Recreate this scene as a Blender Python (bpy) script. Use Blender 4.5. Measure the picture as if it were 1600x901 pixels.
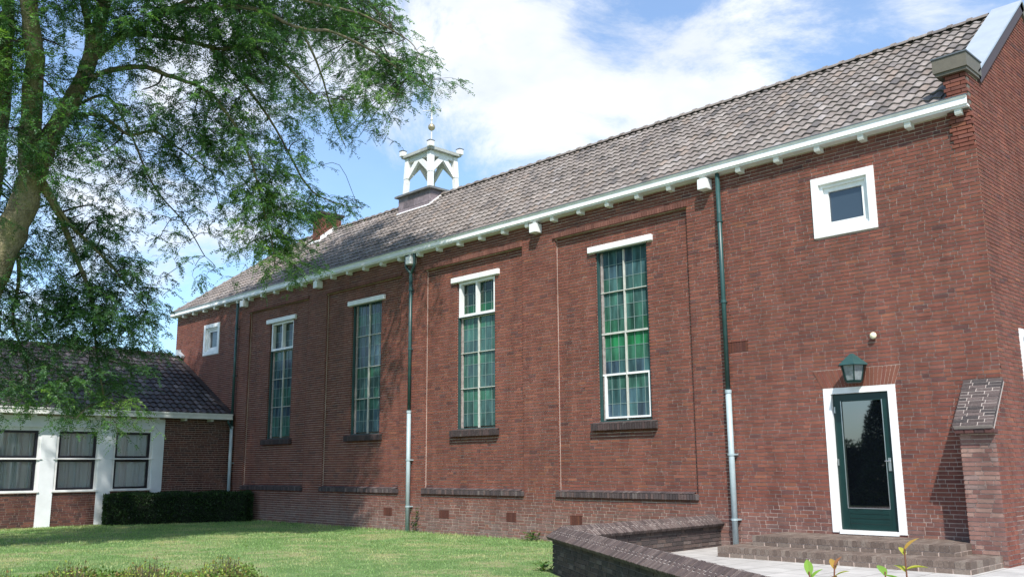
import bpy, math, random
import numpy as np
from mathutils import Vector, Matrix
random.seed(7); rng = np.random.default_rng(7)
R = math.radians
scene = bpy.context.scene
col = scene.collection
for o in list(bpy.data.objects): bpy.data.objects.remove(o)

# ------------------------------------------------------------ camera
cam_d = bpy.data.cameras.new("camera"); cam = bpy.data.objects.new("camera", cam_d); col.objects.link(cam)
cam_d.sensor_width = 36; cam_d.lens = 1437.886/1600*36; cam_d.clip_end = 3000; cam_d.clip_start = .05
CAMP = Vector((4.48149, -14.27959, 1.02417))
CM = Matrix(((0.70163504, 0.140541, 0.69853883), (0.71250283, -0.12885271, -0.68973669), (-0.00692766, 0.98165432, -0.19054343)))
cam.matrix_world = Matrix.Translation(CAMP) @ CM.to_4x4()
scene.camera = cam
def ray(u, v, dist):
    d = CM @ Vector(((u-800)/1437.886, -(v-450.5)/1437.886, -1)); return CAMP + d.normalized()*dist

# ------------------------------------------------------------ light and sky
SUN = Vector((1.05, -1.0, 1.7)).normalized()            # towards the sun
elev = math.asin(SUN.z); azim = math.atan2(SUN.x, SUN.y)
w = bpy.data.worlds.new("World"); scene.world = w; w.use_nodes = True
nt = w.node_tree; nt.nodes.clear()
def N(nt, t, **k):
    n = nt.nodes.new(t)
    for a, b in k.items():
        if a.startswith('i_'): n.inputs[a[2:].replace('_', ' ')].default_value = b
        else: setattr(n, a, b)
    return n
def LK(nt, a, b): nt.links.new(a, b)
out = N(nt, 'ShaderNodeOutputWorld'); bg = N(nt, 'ShaderNodeBackground'); bg.inputs[1].default_value = .076
sky = N(nt, 'ShaderNodeTexSky', sky_type='NISHITA', sun_disc=False, sun_elevation=elev, sun_rotation=azim, air_density=1.0, dust_density=1.2, ozone_density=1.4)
tc = N(nt, 'ShaderNodeTexCoord')
nrm = N(nt, 'ShaderNodeVectorMath', operation='NORMALIZE'); LK(nt, tc.outputs['Generated'], nrm.inputs[0])
# planar cloud coordinates: direction divided by its height
sep = N(nt, 'ShaderNodeSeparateXYZ'); LK(nt, nrm.outputs[0], sep.inputs[0])
zz = N(nt, 'ShaderNodeMath', operation='MAXIMUM'); LK(nt, sep.outputs[2], zz.inputs[0]); zz.inputs[1].default_value = .03
za = N(nt, 'ShaderNodeMath', operation='ADD'); LK(nt, zz.outputs[0], za.inputs[0]); za.inputs[1].default_value = .12
dv = N(nt, 'ShaderNodeVectorMath', operation='DIVIDE'); LK(nt, nrm.outputs[0], dv.inputs[0])
cb = N(nt, 'ShaderNodeCombineXYZ')
for i in range(3): LK(nt, za.outputs[0], cb.inputs[i])
LK(nt, cb.outputs[0], dv.inputs[1])
mp = N(nt, 'ShaderNodeMapping'); LK(nt, nrm.outputs[0], mp.inputs[0]); mp.inputs['Location'].default_value = (3.1, 1.7, .4); mp.inputs['Scale'].default_value = (2.6, 2.6, 4.6)
n1 = N(nt, 'ShaderNodeTexNoise'); n1.inputs['Scale'].default_value = 2.0; n1.inputs['Detail'].default_value = 9; n1.inputs['Roughness'].default_value = .68; n1.inputs['Distortion'].default_value = .5
LK(nt, mp.outputs[0], n1.inputs['Vector'])
# large cloud banks in given directions of the sky
def bank(direction, width, amount):
    d = N(nt, 'ShaderNodeVectorMath', operation='DOT_PRODUCT'); LK(nt, nrm.outputs[0], d.inputs[0]); d.inputs[1].default_value = direction.normalized()
    m = N(nt, 'ShaderNodeMapRange', interpolation_type='SMOOTHSTEP'); LK(nt, d.outputs['Value'], m.inputs[0])
    m.inputs[1].default_value = math.cos(width); m.inputs[2].default_value = 1; m.inputs[3].default_value = 0; m.inputs[4].default_value = amount
    return m.outputs[0]
acc = n1.outputs[0]
for (az, el, wd, am) in [(-47, 27.5, .15, .24), (-44, 22, .07, .10), (-32, 24, .10, .20), (-31, 19.5, .08, .14), (-37.5, 27, .05, -.22), (-34, 31, .06, -.26), (-25, 23, .06, -.14), (-21, 28, .09, .12), (-53, 17.5, .09, -.14), (-67, 15, .12, .14), (-60, 26, .10, .05), (120, 30, .6, .1)]:
    d = Vector((math.sin(R(az))*math.cos(R(el)), math.cos(R(az))*math.cos(R(el)), math.sin(R(el))))
    ad = N(nt, 'ShaderNodeMath', operation='ADD'); LK(nt, acc, ad.inputs[0]); LK(nt, bank(d, wd*1.6, am), ad.inputs[1]); acc = ad.outputs[0]
cr = N(nt, 'ShaderNodeMapRange', interpolation_type='SMOOTHSTEP'); LK(nt, acc, cr.inputs[0])
cr.inputs[1].default_value = .495; cr.inputs[2].default_value = .80; cr.inputs[3].default_value = .15; cr.inputs[4].default_value = .97
mx = N(nt, 'ShaderNodeMix', data_type='RGBA')
tint = N(nt, 'ShaderNodeMix', data_type='RGBA', blend_type='MULTIPLY'); tint.inputs[0].default_value = 1
LK(nt, sky.outputs[0], tint.inputs[6]); tint.inputs[7].default_value = (1.75, 2.25, 2.6, 1)
LK(nt, cr.outputs[0], mx.inputs[0]); LK(nt, tint.outputs[2], mx.inputs[6]); n2 = N(nt, 'ShaderNodeTexNoise'); n2.inputs['Scale'].default_value = 3.1; n2.inputs['Detail'].default_value = 6; LK(nt, mp.outputs[0], n2.inputs['Vector'])
cc2 = N(nt, 'ShaderNodeMix', data_type='RGBA'); mr2 = N(nt, 'ShaderNodeMapRange'); LK(nt, n2.outputs[0], mr2.inputs[0]); mr2.inputs[1].default_value = .38; mr2.inputs[2].default_value = .58; LK(nt, mr2.outputs[0], cc2.inputs[0])
cc2.inputs[6].default_value = (8.6, 9.3, 10.5, 1); cc2.inputs[7].default_value = (10.6, 11.0, 11.7, 1); LK(nt, cc2.outputs[2], mx.inputs[7])
LK(nt, mx.outputs[2], bg.inputs[0]); LK(nt, bg.outputs[0], out.inputs[0])
sd = bpy.data.lights.new("sun", 'SUN'); sd.energy = 5.0; sd.angle = R(.55); sd.color = (1, .955, .89)
so = bpy.data.objects.new("sun", sd); col.objects.link(so); so.rotation_euler = SUN.to_track_quat('Z', 'Y').to_euler()
vs = scene.view_settings; scene.display_settings.display_device = 'sRGB'
vs.view_transform = 'Standard'; vs.look = 'None'; vs.exposure = .41; vs.gamma = 1; vs.use_curve_mapping = False
scene.render.engine = 'CYCLES'; scene.render.resolution_x = 1024; scene.render.resolution_y = 576

# ------------------------------------------------------------ helpers
class MB:
    def __init__(s): s.v = []; s.f = []; s.c = []
    def quad(s, a, b, c, d, col=(1, 1, 1)):
        n = len(s.v); s.v += [tuple(a), tuple(b), tuple(c), tuple(d)]; s.f.append((n, n+1, n+2, n+3)); s.c.append(col)
    def poly(s, pts, col=(1, 1, 1)):
        n = len(s.v); s.v += [tuple(p) for p in pts]; s.f.append(tuple(range(n, n+len(pts)))); s.c.append(col)
    def obox(s, O, U, V, W, col=(1, 1, 1), skip=()):
        """box with corner O and edge vectors U V W (right-handed); skip: faces left out"""
        O, U, V, W = Vector(O), Vector(U), Vector(V), Vector(W)
        p = [O, O+U, O+U+V, O+V, O+W, O+U+W, O+U+V+W, O+V+W]; n = len(s.v); s.v += [tuple(q) for q in p]
        for k, f in (('b', (0, 3, 2, 1)), ('t', (4, 5, 6, 7)), ('f', (0, 1, 5, 4)), ('k', (2, 3, 7, 6)), ('l', (0, 4, 7, 3)), ('r', (1, 2, 6, 5))):
            if k not in skip: s.f.append(tuple(n+i for i in f)); s.c.append(col)
    def box(s, x0, x1, y0, y1, z0, z1, col=(1, 1, 1), skip=()):
        s.obox((x0, y0, z0), (x1-x0, 0, 0), (0, y1-y0, 0), (0, 0, z1-z0), col, skip)
    def prism(s, pts, axis, a, b, col=(1, 1, 1)):
        """polygon pts in the two other axes, extruded along axis from a to b"""
        def P(p, t):
            return {0: (t, p[0], p[1]), 1: (p[0], t, p[1]), 2: (p[0], p[1], t)}[axis]
        s.poly([P(p, a) for p in pts][::-1], col); s.poly([P(p, b) for p in pts], col)
        for i in range(len(pts)):
            q = pts[(i+1) % len(pts)]; s.quad(P(pts[i], a), P(q, a), P(q, b), P(pts[i], b), col)
    def tube(s, path, radii, seg=8, col=(1, 1, 1), caps=True):
        path = [Vector(p) for p in path]; n0 = len(s.v); up = Vector((0, 0, 1)); prev = None
        for i, p in enumerate(path):
            t = (path[min(i+1, len(path)-1)]-path[max(i-1, 0)]).normalized()
            if prev is None: a = t.orthogonal().normalized()
            else: a = (prev-t*prev.dot(t)).normalized()
            prev = a; b = t.cross(a); r = radii[i] if hasattr(radii, '__len__') else radii
            for k in range(seg):
                th = 2*math.pi*k/seg; s.v.append(tuple(p+(a*math.cos(th)+b*math.sin(th))*r))
        for i in range(len(path)-1):
            for k in range(seg):
                a0 = n0+i*seg+k; a1 = n0+i*seg+(k+1) % seg; s.f.append((a0, a1, a1+seg, a0+seg)); s.c.append(col)
        if caps:
            s.f.append(tuple(n0+k for k in range(seg))[::-1]); s.c.append(col)
            m = n0+(len(path)-1)*seg; s.f.append(tuple(m+k for k in range(seg))); s.c.append(col)
    def build(s, name, mat, parent=None, smooth=False, bevel=0, loc=None):
        me = bpy.data.meshes.new(name); me.from_pydata(s.v, [], s.f); me.update()
        ca = me.color_attributes.new('Col', 'FLOAT_COLOR', 'CORNER')
        cc = np.repeat(np.array([tuple(c)[:3]+(1,) for c in s.c], dtype=np.float32), [len(f) for f in s.f], axis=0)
        ca.data.foreach_set('color', cc.ravel())
        if smooth: me.polygons.foreach_set('use_smooth', [True]*len(me.polygons))
        me.materials.append(mat)
        o = bpy.data.objects.new(name, me); col.objects.link(o)
        if parent: 
            o.parent = parent; o.matrix_parent_inverse = Matrix.Translation(-world_loc(parent))
        if bevel:
            b = o.modifiers.new('bevel', 'BEVEL'); b.width = bevel; b.segments = 2; b.limit_method = 'ANGLE'
        return o
def world_loc(o):
    p = Vector((0, 0, 0))
    while o is not None: p = p + o.location + (o.matrix_parent_inverse.translation if o.parent else Vector()); o = o.parent
    return p
def empty(name, loc, label, cat, group=None):
    o = bpy.data.objects.new(name, None); o.location = loc; o.empty_display_size = .2; col.objects.link(o); o['label'] = label; o['category'] = cat
    if group: o['group'] = group
    return o
def tag(o, label, cat, group=None):
    o['label'] = label; o['category'] = cat
    if group: o['group'] = group
    return o
def struct(o, kind='structure'): o['kind'] = kind; return o

# ------------------------------------------------------------ materials
def mat(name, base=(.5, .5, .5), rough=.6, vcol=False, noise=None, bump=None, metal=0, spec=.5, coat=0, stain=None, streak=None):
    """noise = (scale, low multiplier, high multiplier); bump = (scale, distance)"""
    m = bpy.data.materials.new(name); m.use_nodes = True; t = m.node_tree; b = t.nodes['Principled BSDF']
    b.inputs['Roughness'].default_value = rough; b.inputs['Metallic'].default_value = metal; b.inputs['Specular IOR Level'].default_value = spec
    b.inputs['Coat Weight'].default_value = coat
    tc = N(t, 'ShaderNodeTexCoord')
    cur = None
    if vcol:
        a = N(t, 'ShaderNodeVertexColor', layer_name='Col'); cur = a.outputs[0]
    else:
        r = N(t, 'ShaderNodeRGB'); r.outputs[0].default_value = (*base, 1); cur = r.outputs[0]
    for nz in ([noise] if noise and not isinstance(noise, list) else (noise or [])):
        n = N(t, 'ShaderNodeTexNoise'); n.inputs['Scale'].default_value = nz[0]; n.inputs['Detail'].default_value = 5; n.inputs['Roughness'].default_value = .6
        LK(t, tc.outputs['Object'], n.inputs['Vector'])
        mr = N(t, 'ShaderNodeMapRange'); LK(t, n.outputs[0], mr.inputs[0]); mr.inputs[1].default_value = .3; mr.inputs[2].default_value = .7; mr.inputs[3].default_value = nz[1]; mr.inputs[4].default_value = nz[2]
        mm = N(t, 'ShaderNodeMix', data_type='RGBA', blend_type='MULTIPLY'); mm.inputs[0].default_value = 1; LK(t, cur, mm.inputs[6]); LK(t, mr.outputs[0], mm.inputs[7]); cur = mm.outputs[2]
    if streak:                      # rain streaks: noise stretched down the wall
        mp_ = N(t, 'ShaderNodeMapping'); LK(t, tc.outputs['Object'], mp_.inputs[0]); mp_.inputs['Scale'].default_value = (2.6, 2.6, .28)
        n = N(t, 'ShaderNodeTexNoise'); n.inputs['Scale'].default_value = 1.3; n.inputs['Detail'].default_value = 7; n.inputs['Roughness'].default_value = .62; LK(t, mp_.outputs[0], n.inputs['Vector'])
        mr = N(t, 'ShaderNodeMapRange'); LK(t, n.outputs[0], mr.inputs[0]); mr.inputs[1].default_value = .34; mr.inputs[2].default_value = .62; mr.inputs[3].default_value = streak[0]; mr.inputs[4].default_value = streak[1]
        mm = N(t, 'ShaderNodeMix', data_type='RGBA', blend_type='MULTIPLY'); mm.inputs[0].default_value = 1; LK(t, cur, mm.inputs[6]); LK(t, mr.outputs[0], mm.inputs[7]); cur = mm.outputs[2]
    if stain:                       # (colour, scale, threshold, strength)
        n = N(t, 'ShaderNodeTexNoise'); n.inputs['Scale'].default_value = stain[1]; n.inputs['Detail'].default_value = 6; n.inputs['Roughness'].default_value = .65
        LK(t, tc.outputs['Object'], n.inputs['Vector'])
        mr = N(t, 'ShaderNodeMapRange'); LK(t, n.outputs[0], mr.inputs[0]); mr.inputs[1].default_value = stain[2]; mr.inputs[2].default_value = stain[2]+.15; mr.inputs[4].default_value = stain[3]
        mm = N(t, 'ShaderNodeMix', data_type='RGBA'); LK(t, mr.outputs[0], mm.inputs[0]); LK(t, cur, mm.inputs[6]); mm.inputs[7].default_value = (*stain[0], 1); cur = mm.outputs[2]
    LK(t, cur, b.inputs['Base Color'])
    if bump:
        n = N(t, 'ShaderNodeTexNoise'); n.inputs['Scale'].default_value = bump[0]; n.inputs['Detail'].default_value = 4
        LK(t, tc.outputs['Object'], n.inputs['Vector'])
        bp = N(t, 'ShaderNodeBump'); bp.inputs['Distance'].default_value = bump[1]; bp.inputs['Strength'].default_value = .7; LK(t, n.outputs[0], bp.inputs['Height']); LK(t, bp.outputs[0], b.inputs['Normal'])
    return m
M_brick = mat('brick', vcol=True, rough=.85, spec=.25, noise=[(45, .82, 1.16), (.55, .88, 1.1)], bump=(90, .004), stain=((.26, .19, .16), 1.1, .66, .25), streak=(.74, 1.06))
M_mortar = mat('mortar', (.49, .385, .33), .95, noise=[(30, .7, 1.15), (1.2, .75, 1.2)], bump=(120, .004), spec=.1)
M_mort_dark = mat('dark_mortar', (.15, .13, .115), .95, noise=[(30, .7, 1.15), (1.5, .6, 1.4)], spec=.1)  # darker mortar, joints hardly show
M_joint = mat('pale_joint', (.40, .34, .31), .9, noise=[(20, .8, 1.1)])
M_tile = mat('roof_tile', vcol=True, rough=.72, spec=.3, noise=[(22, .78, 1.2), (1.0, .85, 1.12)], bump=(70, .004), stain=((.27, .25, .20), 6.0, .64, .5), streak=(.78, 1.1))
M_tile_dark = mat('glazed_roof_tile', vcol=True, rough=.55, spec=.35, noise=[(18, .7, 1.25)], bump=(60, .003))
M_white = mat('white_paint', (.80, .80, .79), .45, noise=[(6, .93, 1.03)], stain=((.50, .48, .41), 5, .63, .5), streak=(.88, 1.0))
M_bar = mat('hazed_bar_paint', (.50, .50, .45), .5, noise=[(9, .8, 1.1)])  # greyed in colour for the haze of storm glass over the bars
M_stile = mat('weathered_stile', (.34, .29, .27), .6, noise=[(12, .6, 1.3)])
M_offwhite = mat('aged_white_paint', (.66, .66, .62), .5, noise=[(4, .85, 1.05)], stain=((.33, .34, .28), 3.5, .62, .6))
M_capdark = mat('dark_lead', (.16, .165, .165), .6, noise=[(7, .6, 1.3)])
M_bell_cap = mat('weathered_lead', (.42, .43, .40), .55, noise=[(5, .7, 1.1)], stain=((.16, .16, .14), 4, .58, .6))
M_zinc = mat('zinc_sheet', (.42, .46, .50), .38, noise=[(3, .9, 1.05)], metal=.25)
M_zincdark = mat('zinc_edge', (.12, .13, .14), .5, metal=.3)
M_beige = mat('beige_trim', (.12, .105, .08), .6, noise=[(9, .85, 1.08)])
M_brown = mat('dark_brown_wood', (.06, .04, .04), .6)
M_pipe = mat('green_pipe_paint', (.022, .064, .062), .42, noise=[(8, .8, 1.15)], stain=((.05, .12, .10), 14, .6, .4))
M_pipegrey = mat('grey_pipe', (.33, .40, .42), .45, noise=[(10, .88, 1.06)])
M_green = mat('dark_green_paint', (.004, .026, .023), .33, noise=[(7, .85, 1.1)])
M_black = mat('black_paint', (.008, .008, .014), .35)
M_blackglass = mat('door_glass', (.003, .004, .006), .02, spec=1.0)
M_blackglass.node_tree.nodes['Principled BSDF'].inputs['IOR'].default_value = 2.1
M_winglass = mat('window_glass', (.03, .045, .06), .05, spec=.9)
M_lead = mat('dark_brick_sill', vcol=True, rough=.8, spec=.25, noise=[(40, .75, 1.2)], bump=(80, .004), stain=((.25, .24, .22), 4, .6, .4))
M_curtain = mat('net_curtain', (.86, .85, .86), .9)
M_dark = mat('dark_interior', (.02, .02, .022), .9)
M_bark = mat('bark', (.25, .205, .125), .95, noise=[(7, .55, 1.3)], bump=(22, .09), stain=((.17, .19, .055), 2.2, .5, .7))
M_twig = mat('twig_bark', (.045, .035, .025), .9)
M_metal = mat('steel', (.6, .6, .58), .3, metal=.9)
M_ball = mat('gilt_ball', (.42, .36, .25), .38, metal=.6)
M_cream = mat('cream_plastic', (.75, .68, .48), .4)
M_concrete = mat('concrete', (.42, .41, .39), .85, noise=[(9, .85, 1.1)])
M_lead_slab = mat('lead_slab', vcol=True, rough=.6, noise=[(12, .7, 1.25)], bump=(30, .01))
M_flash = mat('white_flashing', (.75, .75, .77), .5)

def leaf_mat(name, trans=.45):
    m = bpy.data.materials.new(name); m.use_nodes = True; t = m.node_tree; t.nodes.clear()
    o = N(t, 'ShaderNodeOutputMaterial'); a = N(t, 'ShaderNodeVertexColor', layer_name='Col')
    b = N(t, 'ShaderNodeBsdfPrincipled'); b.inputs['Roughness'].default_value = .45; b.inputs['Specular IOR Level'].default_value = .35
    tr = N(t, 'ShaderNodeBsdfTranslucent'); mxs = N(t, 'ShaderNodeMixShader'); mxs.inputs[0].default_value = trans
    br = N(t, 'ShaderNodeMix', data_type='RGBA', blend_type='MULTIPLY'); br.inputs[0].default_value = 1; br.inputs[7].default_value = (1.7, 1.9, .7, 1)
    LK(t, a.outputs[0], b.inputs['Base Color']); LK(t, a.outputs[0], br.inputs[6]); LK(t, br.outputs[2], tr.inputs[0])
    LK(t, b.outputs[0], mxs.inputs[1]); LK(t, tr.outputs[0], mxs.inputs[2]); LK(t, mxs.outputs[0], o.inputs[0])
    return m
M_leaf = leaf_mat('locust_leaf'); M_hedge = leaf_mat('hedge_leaf', .25); M_grassblade = leaf_mat('grass_blade', .35)

def stained(name):
    """leaded green glass seen behind the storm pane: cames every .21 x .27 m, green tints per quarry"""
    m = bpy.data.materials.new(name); m.use_nodes = True; t = m.node_tree; b = t.nodes['Principled BSDF']
    a = N(t, 'ShaderNodeVertexColor', layer_name='Col')
    tc = N(t, 'ShaderNodeTexCoord'); mp = N(t, 'ShaderNodeMapping'); LK(t, tc.outputs['Object'], mp.inputs[0]); mp.inputs['Scale'].default_value = (9, 9, 1.6)
    n = N(t, 'ShaderNodeTexNoise'); n.inputs['Scale'].default_value = 1; n.inputs['Detail'].default_value = 4; LK(t, mp.outputs[0], n.inputs['Vector'])
    mr = N(t, 'ShaderNodeMapRange'); LK(t, n.outputs[0], mr.inputs[0]); mr.inputs[1].default_value = .35; mr.inputs[2].default_value = .7; mr.inputs[3].default_value = .55; mr.inputs[4].default_value = 1.6
    mm = N(t, 'ShaderNodeMix', data_type='RGBA', blend_type='MULTIPLY'); mm.inputs[0].default_value = 1; LK(t, a.outputs[0], mm.inputs[6]); LK(t, mr.outputs[0], mm.inputs[7])
    LK(t, mm.outputs[2], b.inputs['Base Color']); b.inputs['Roughness'].default_value = .16; b.inputs['Specular IOR Level'].default_value = .45
    n2 = N(t, 'ShaderNodeTexNoise'); n2.inputs['Scale'].default_value = 3; LK(t, tc.outputs['Object'], n2.inputs['Vector'])
    bp = N(t, 'ShaderNodeBump'); bp.inputs['Distance'].default_value = .01; bp.inputs['Strength'].default_value = .25; LK(t, n2.outputs[0], bp.inputs['Height']); LK(t, bp.outputs[0], b.inputs['Normal'])
    return m
M_stained = stained('leaded_green_glass')
M_came = mat('lead_came', (.22, .30, .28), .5, metal=.2)

# brick colours -----------------------------------------------------------
BR = [((.205, .072, .050), 7), ((.188, .064, .046), 6), ((.222, .080, .054), 4), ((.165, .058, .045), 2.5), ((.125, .052, .046), .6), ((.245, .092, .056), .5), ((.195, .076, .058), 3)]
DK = [((.10, .075, .075), 4), ((.075, .058, .06), 3), ((.14, .095, .09), 2), ((.16, .13, .125), 1)]
def pick(pal):
    c = random.choices([p[0] for p in pal], [p[1] for p in pal])[0]; k = random.uniform(.74, .92); return (c[0]*k, c[1]*k, c[2]*k*1.0)
CH = .0625
def bricks(mb, O, U, Nn, z0, z1, ivals, pal=BR, J=.0135, proud=.0088, fade=None, seed=0):
    """wild-bond bricks on the plane through O (u along U, height z, outward Nn); ivals(z) gives the (u0,u1) runs of a course"""
    rs = random.Random(seed); O, U, Nn = Vector(O), Vector(U), Vector(Nn)
    k0 = int(round(z0/CH)); k1 = int(round(z1/CH))
    for k in range(k0, k1):
        za = k*CH; zb = za+CH-J; cyc = rs.randrange(3)
        iv = ivals(za+CH/2)
        if not iv: continue
        lo = min(a for a, b in iv); hi = max(b for a, b in iv)
        u = lo-.75+rs.uniform(0, .55); run = cyc
        while u < hi:
            L = .10 if run % 3 == 2 else .21
            if rs.random() < .08: L = .21 if L < .15 else .10
            L -= J-.010; run += 1; L += rs.uniform(-.003, .003)
            a, b = u, u+L+J-.0112; u = b+.0112
            for p, q in iv:
                aa, bb = max(a, p), min(b, q)
                if 0 < aa-p < .06: aa = p
                if 0 < q-bb < .058: bb = q
                if bb-aa < .04: continue
                pr = proud*(.5+.5*min(1, max(0, (za-.05+rs.uniform(-.15, .15))/.8)) if fade else 1)+rs.uniform(-.0015, .0025); c = pick(pal)
                if fade: c = fade(c, za)
                tilt = rs.uniform(.0, .0035 if za > .5 else .0015)
                j1, j2, j3 = rs.uniform(-.0015, .0015), rs.uniform(-.0018, .0018), rs.uniform(-.0012, .0012); o = O+U*(aa-0)+Vector((0, 0, za+j1)); ww = Nn*pr; up_ = Vector((0, 0, zb-za+j3)); vj = Vector((0, 0, j2))
                P = [o, o+U*(bb-aa)+vj, o+U*(bb-aa)+up_+vj, o+up_]
                Q = [P[0]+ww+Nn*(tilt+.0015), P[1]+ww+Nn*(tilt+.0015), P[2]+ww-Nn*tilt, P[3]+ww-Nn*tilt]
                n = len(mb.v); mb.v += [tuple(x) for x in P+Q]
                for f in ((4, 5, 6, 7), (0, 1, 5, 4), (2, 3, 7, 6), (0, 4, 7, 3), (1, 2, 6, 5)): mb.f.append(tuple(n+i for i in f)); mb.c.append(c)
def rects_minus(u0, u1, z0, z1, holes):
    us = sorted({u0, u1, *[min(max(h[i], u0), u1) for h in holes for i in (0, 1)]}); zs = sorted({z0, z1, *[min(max(h[i], z0), z1) for h in holes for i in (2, 3)]})
    for i in range(len(us)-1):
        for j in range(len(zs)-1):
            cu, cz = (us[i]+us[i+1])/2, (zs[j]+zs[j+1])/2
            if not any(h[0] < cu < h[1] and h[2] < cz < h[3] for h in holes): yield us[i], us[i+1], zs[j], zs[j+1]
def runs(u0, u1, holes):
    def f(z):
        iv = [(u0, u1)]
        for h in holes:
            if h[2] < z < h[3]:
                nv = []
                for a, b in iv:
                    if h[1] <= a or h[0] >= b: nv.append((a, b)); continue
                    if h[0] > a: nv.append((a, h[0]))
                    if h[1] < b: nv.append((h[1], b))
                iv = nv
        return iv
    return f
def rowlock(mb, O, U, Nn, Z, length, dep, hgt, pal=DK, pitch=.0625, J=.012, jit=.003):
    """a row of bricks on edge: along U, each hgt tall (Z) and standing dep proud (Nn)"""
    O, U, Nn, Z = Vector(O), Vector(U), Vector(Nn), Vector(Z); n = max(1, int(round(length/pitch))); p = length/n
    for i in range(n):
        d = dep+random.uniform(-jit, jit); h = hgt+random.uniform(-jit, jit)
        mb.obox(O+U*(i*p+J/2), U*(p-J), Z*h, Nn*-d if False else Nn*d, pick(pal))
def wfade(c, z):      # pale salts and grime low on the wall
    if z < .45:
        k = max(0, min(1, (.45-z)/.8))*random.uniform(.3, 1); g = (.20, .14, .125)
        return tuple(c[i]*(1-k)+g[i]*k for i in range(3))
    return c

# ============================================================ GROUND
def sheet(name, pts, z, m):
    mb = MB(); mb.poly([(x, y, z) for x, y in pts]); return struct(mb.build(name, m))
M_lawn = bpy.data.materials.new('lawn'); M_lawn.use_nodes = True; t = M_lawn.node_tree; b = t.nodes['Principled BSDF']
tc = N(t, 'ShaderNodeTexCoord')
def nz(scale, detail=5, rough=.6, vec=None):
    n = N(t, 'ShaderNodeTexNoise'); n.inputs['Scale'].default_value = scale; n.inputs['Detail'].default_value = detail; n.inputs['Roughness'].default_value = rough; LK(t, vec or tc.outputs['Object'], n.inputs['Vector']); return n
ra = N(t, 'ShaderNodeValToRGB'); LK(t, nz(1.3, 8, .65).outputs[0], ra.inputs[0]); e = ra.color_ramp.elements
e[0].position = .35; e[0].color = (.12, .21, .07, 1); e[1].position = .62; e[1].color = (.33, .33, .17, 1)
e2 = ra.color_ramp.elements.new(.5); e2.color = (.17, .27, .10, 1)
m2 = N(t, 'ShaderNodeMix', data_type='RGBA', blend_type='MULTIPLY'); m2.inputs[0].default_value = 1
mr = N(t, 'ShaderNodeMapRange'); LK(t, nz(60, 3).outputs[0], mr.inputs[0]); mr.inputs[1].default_value = .3; mr.inputs[2].default_value = .7; mr.inputs[3].default_value = .65; mr.inputs[4].default_value = 1.25
LK(t, ra.outputs[0], m2.inputs[6]); LK(t, mr.outputs[0], m2.inputs[7]); LK(t, m2.outputs[2], b.inputs['Base Color']); b.inputs['Roughness'].default_value = 1; b.inputs['Specular IOR Level'].default_value = .1
bp = N(t, 'ShaderNodeBump'); bp.inputs['Distance'].default_value = .03; LK(t, nz(90, 3).outputs[0], bp.inputs['Height']); LK(t, bp.outputs[0], b.inputs['Normal'])
sheet('lawn', [(-900, -900), (900, -900), (900, 900), (-900, 900)], -.475, M_lawn)

# terrace paving: pale square concrete slabs as a raised block
M_pave = bpy.data.materials.new('paving'); M_pave.use_nodes = True; t = M_pave.node_tree; b = t.nodes['Principled BSDF']
tc = N(t, 'ShaderNodeTexCoord')
bt = N(t, 'ShaderNodeTexBrick'); bt.offset = 0; bt.inputs['Scale'].default_value = 1; bt.inputs['Brick Width'].default_value = .5; bt.inputs['Row Height'].default_value = .5
bt.inputs['Mortar Size'].default_value = .007; bt.inputs['Color1'].default_value = (.37, .35, .33, 1); bt.inputs['Color2'].default_value = (.43, .41, .385, 1); bt.inputs['Mortar'].default_value = (.16, .15, .13, 1)
LK(t, tc.outputs['Object'], bt.inputs['Vector'])
m2 = N(t, 'ShaderNodeMix', data_type='RGBA', blend_type='MULTIPLY'); m2.inputs[0].default_value = 1
mr = N(t, 'ShaderNodeMapRange'); LK(t, nz(4, 7).outputs[0], mr.inputs[0]); mr.inputs[1].default_value = .3; mr.inputs[2].default_value = .7; mr.inputs[3].default_value = .82; mr.inputs[4].default_value = 1.1
LK(t, bt.outputs[0], m2.inputs[6]); LK(t, mr.outputs[0], m2.inputs[7]); LK(t, m2.outputs[2], b.inputs['Base Color']); b.inputs['Roughness'].default_value = .9
mb = MB()
G0 = (-4.80, -4.12); GD = Vector((.838, -.546, 0)).normalized()
G1 = (G0[0]+GD.x*9.5, G0[1]+GD.y*9.5)
mb.prism([(-4.88, .02), (G0[0], G0[1]), G1, (9, G1[1]), (9, 12), (.02, 12), (.02, .02)], 2, -.6, -.35)
struct(mb.build('terrace_paving', M_pave))

# ============================================================ CHURCH
church = empty('church', (-13.4, 0, -.47), 'long dark red brick church with grey pantile roof and tall green leaded windows', 'church')
XL, XR, YB = -26.93, 0.0, 6.4
EZ = 6.42; RY, RZ = 3.1, 9.10; SL = (RZ-EZ)/(RY+.2)
PAN = [(-21.76, -18.37), (-17.43, -14.01), (-13.02, -9.65), (-8.64, -5.235)]
WC = [-19.93, -15.60, -11.27, -6.92]
PZ0, PZ1 = .526, 5.877
WH = .66           # half width of window opening
WZ0, WZ1 = 1.875, 5.39
smallw = [(-2.672, -1.579, 4.768, 5.804), (-24.808, -23.711, 4.768, 5.804)]
DOOR = (-2.72, -1.53, -.02, 2.25)
# unseen solid core, added to stop light leaking through the walls
mb = MB(); mb.prism([(.30, -.6), (.30, 6.3), (RY, RZ-.45), (2*RY-.30, 6.3), (2*RY-.30, -.6)], 0, XL+.02+2.9, XR-.10)
mb.box(XL+.02, XL+2.92, .30, 2*RY-.3, -.6, 6.3)
mb.build('light_stop_core', M_mortar, church)
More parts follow.
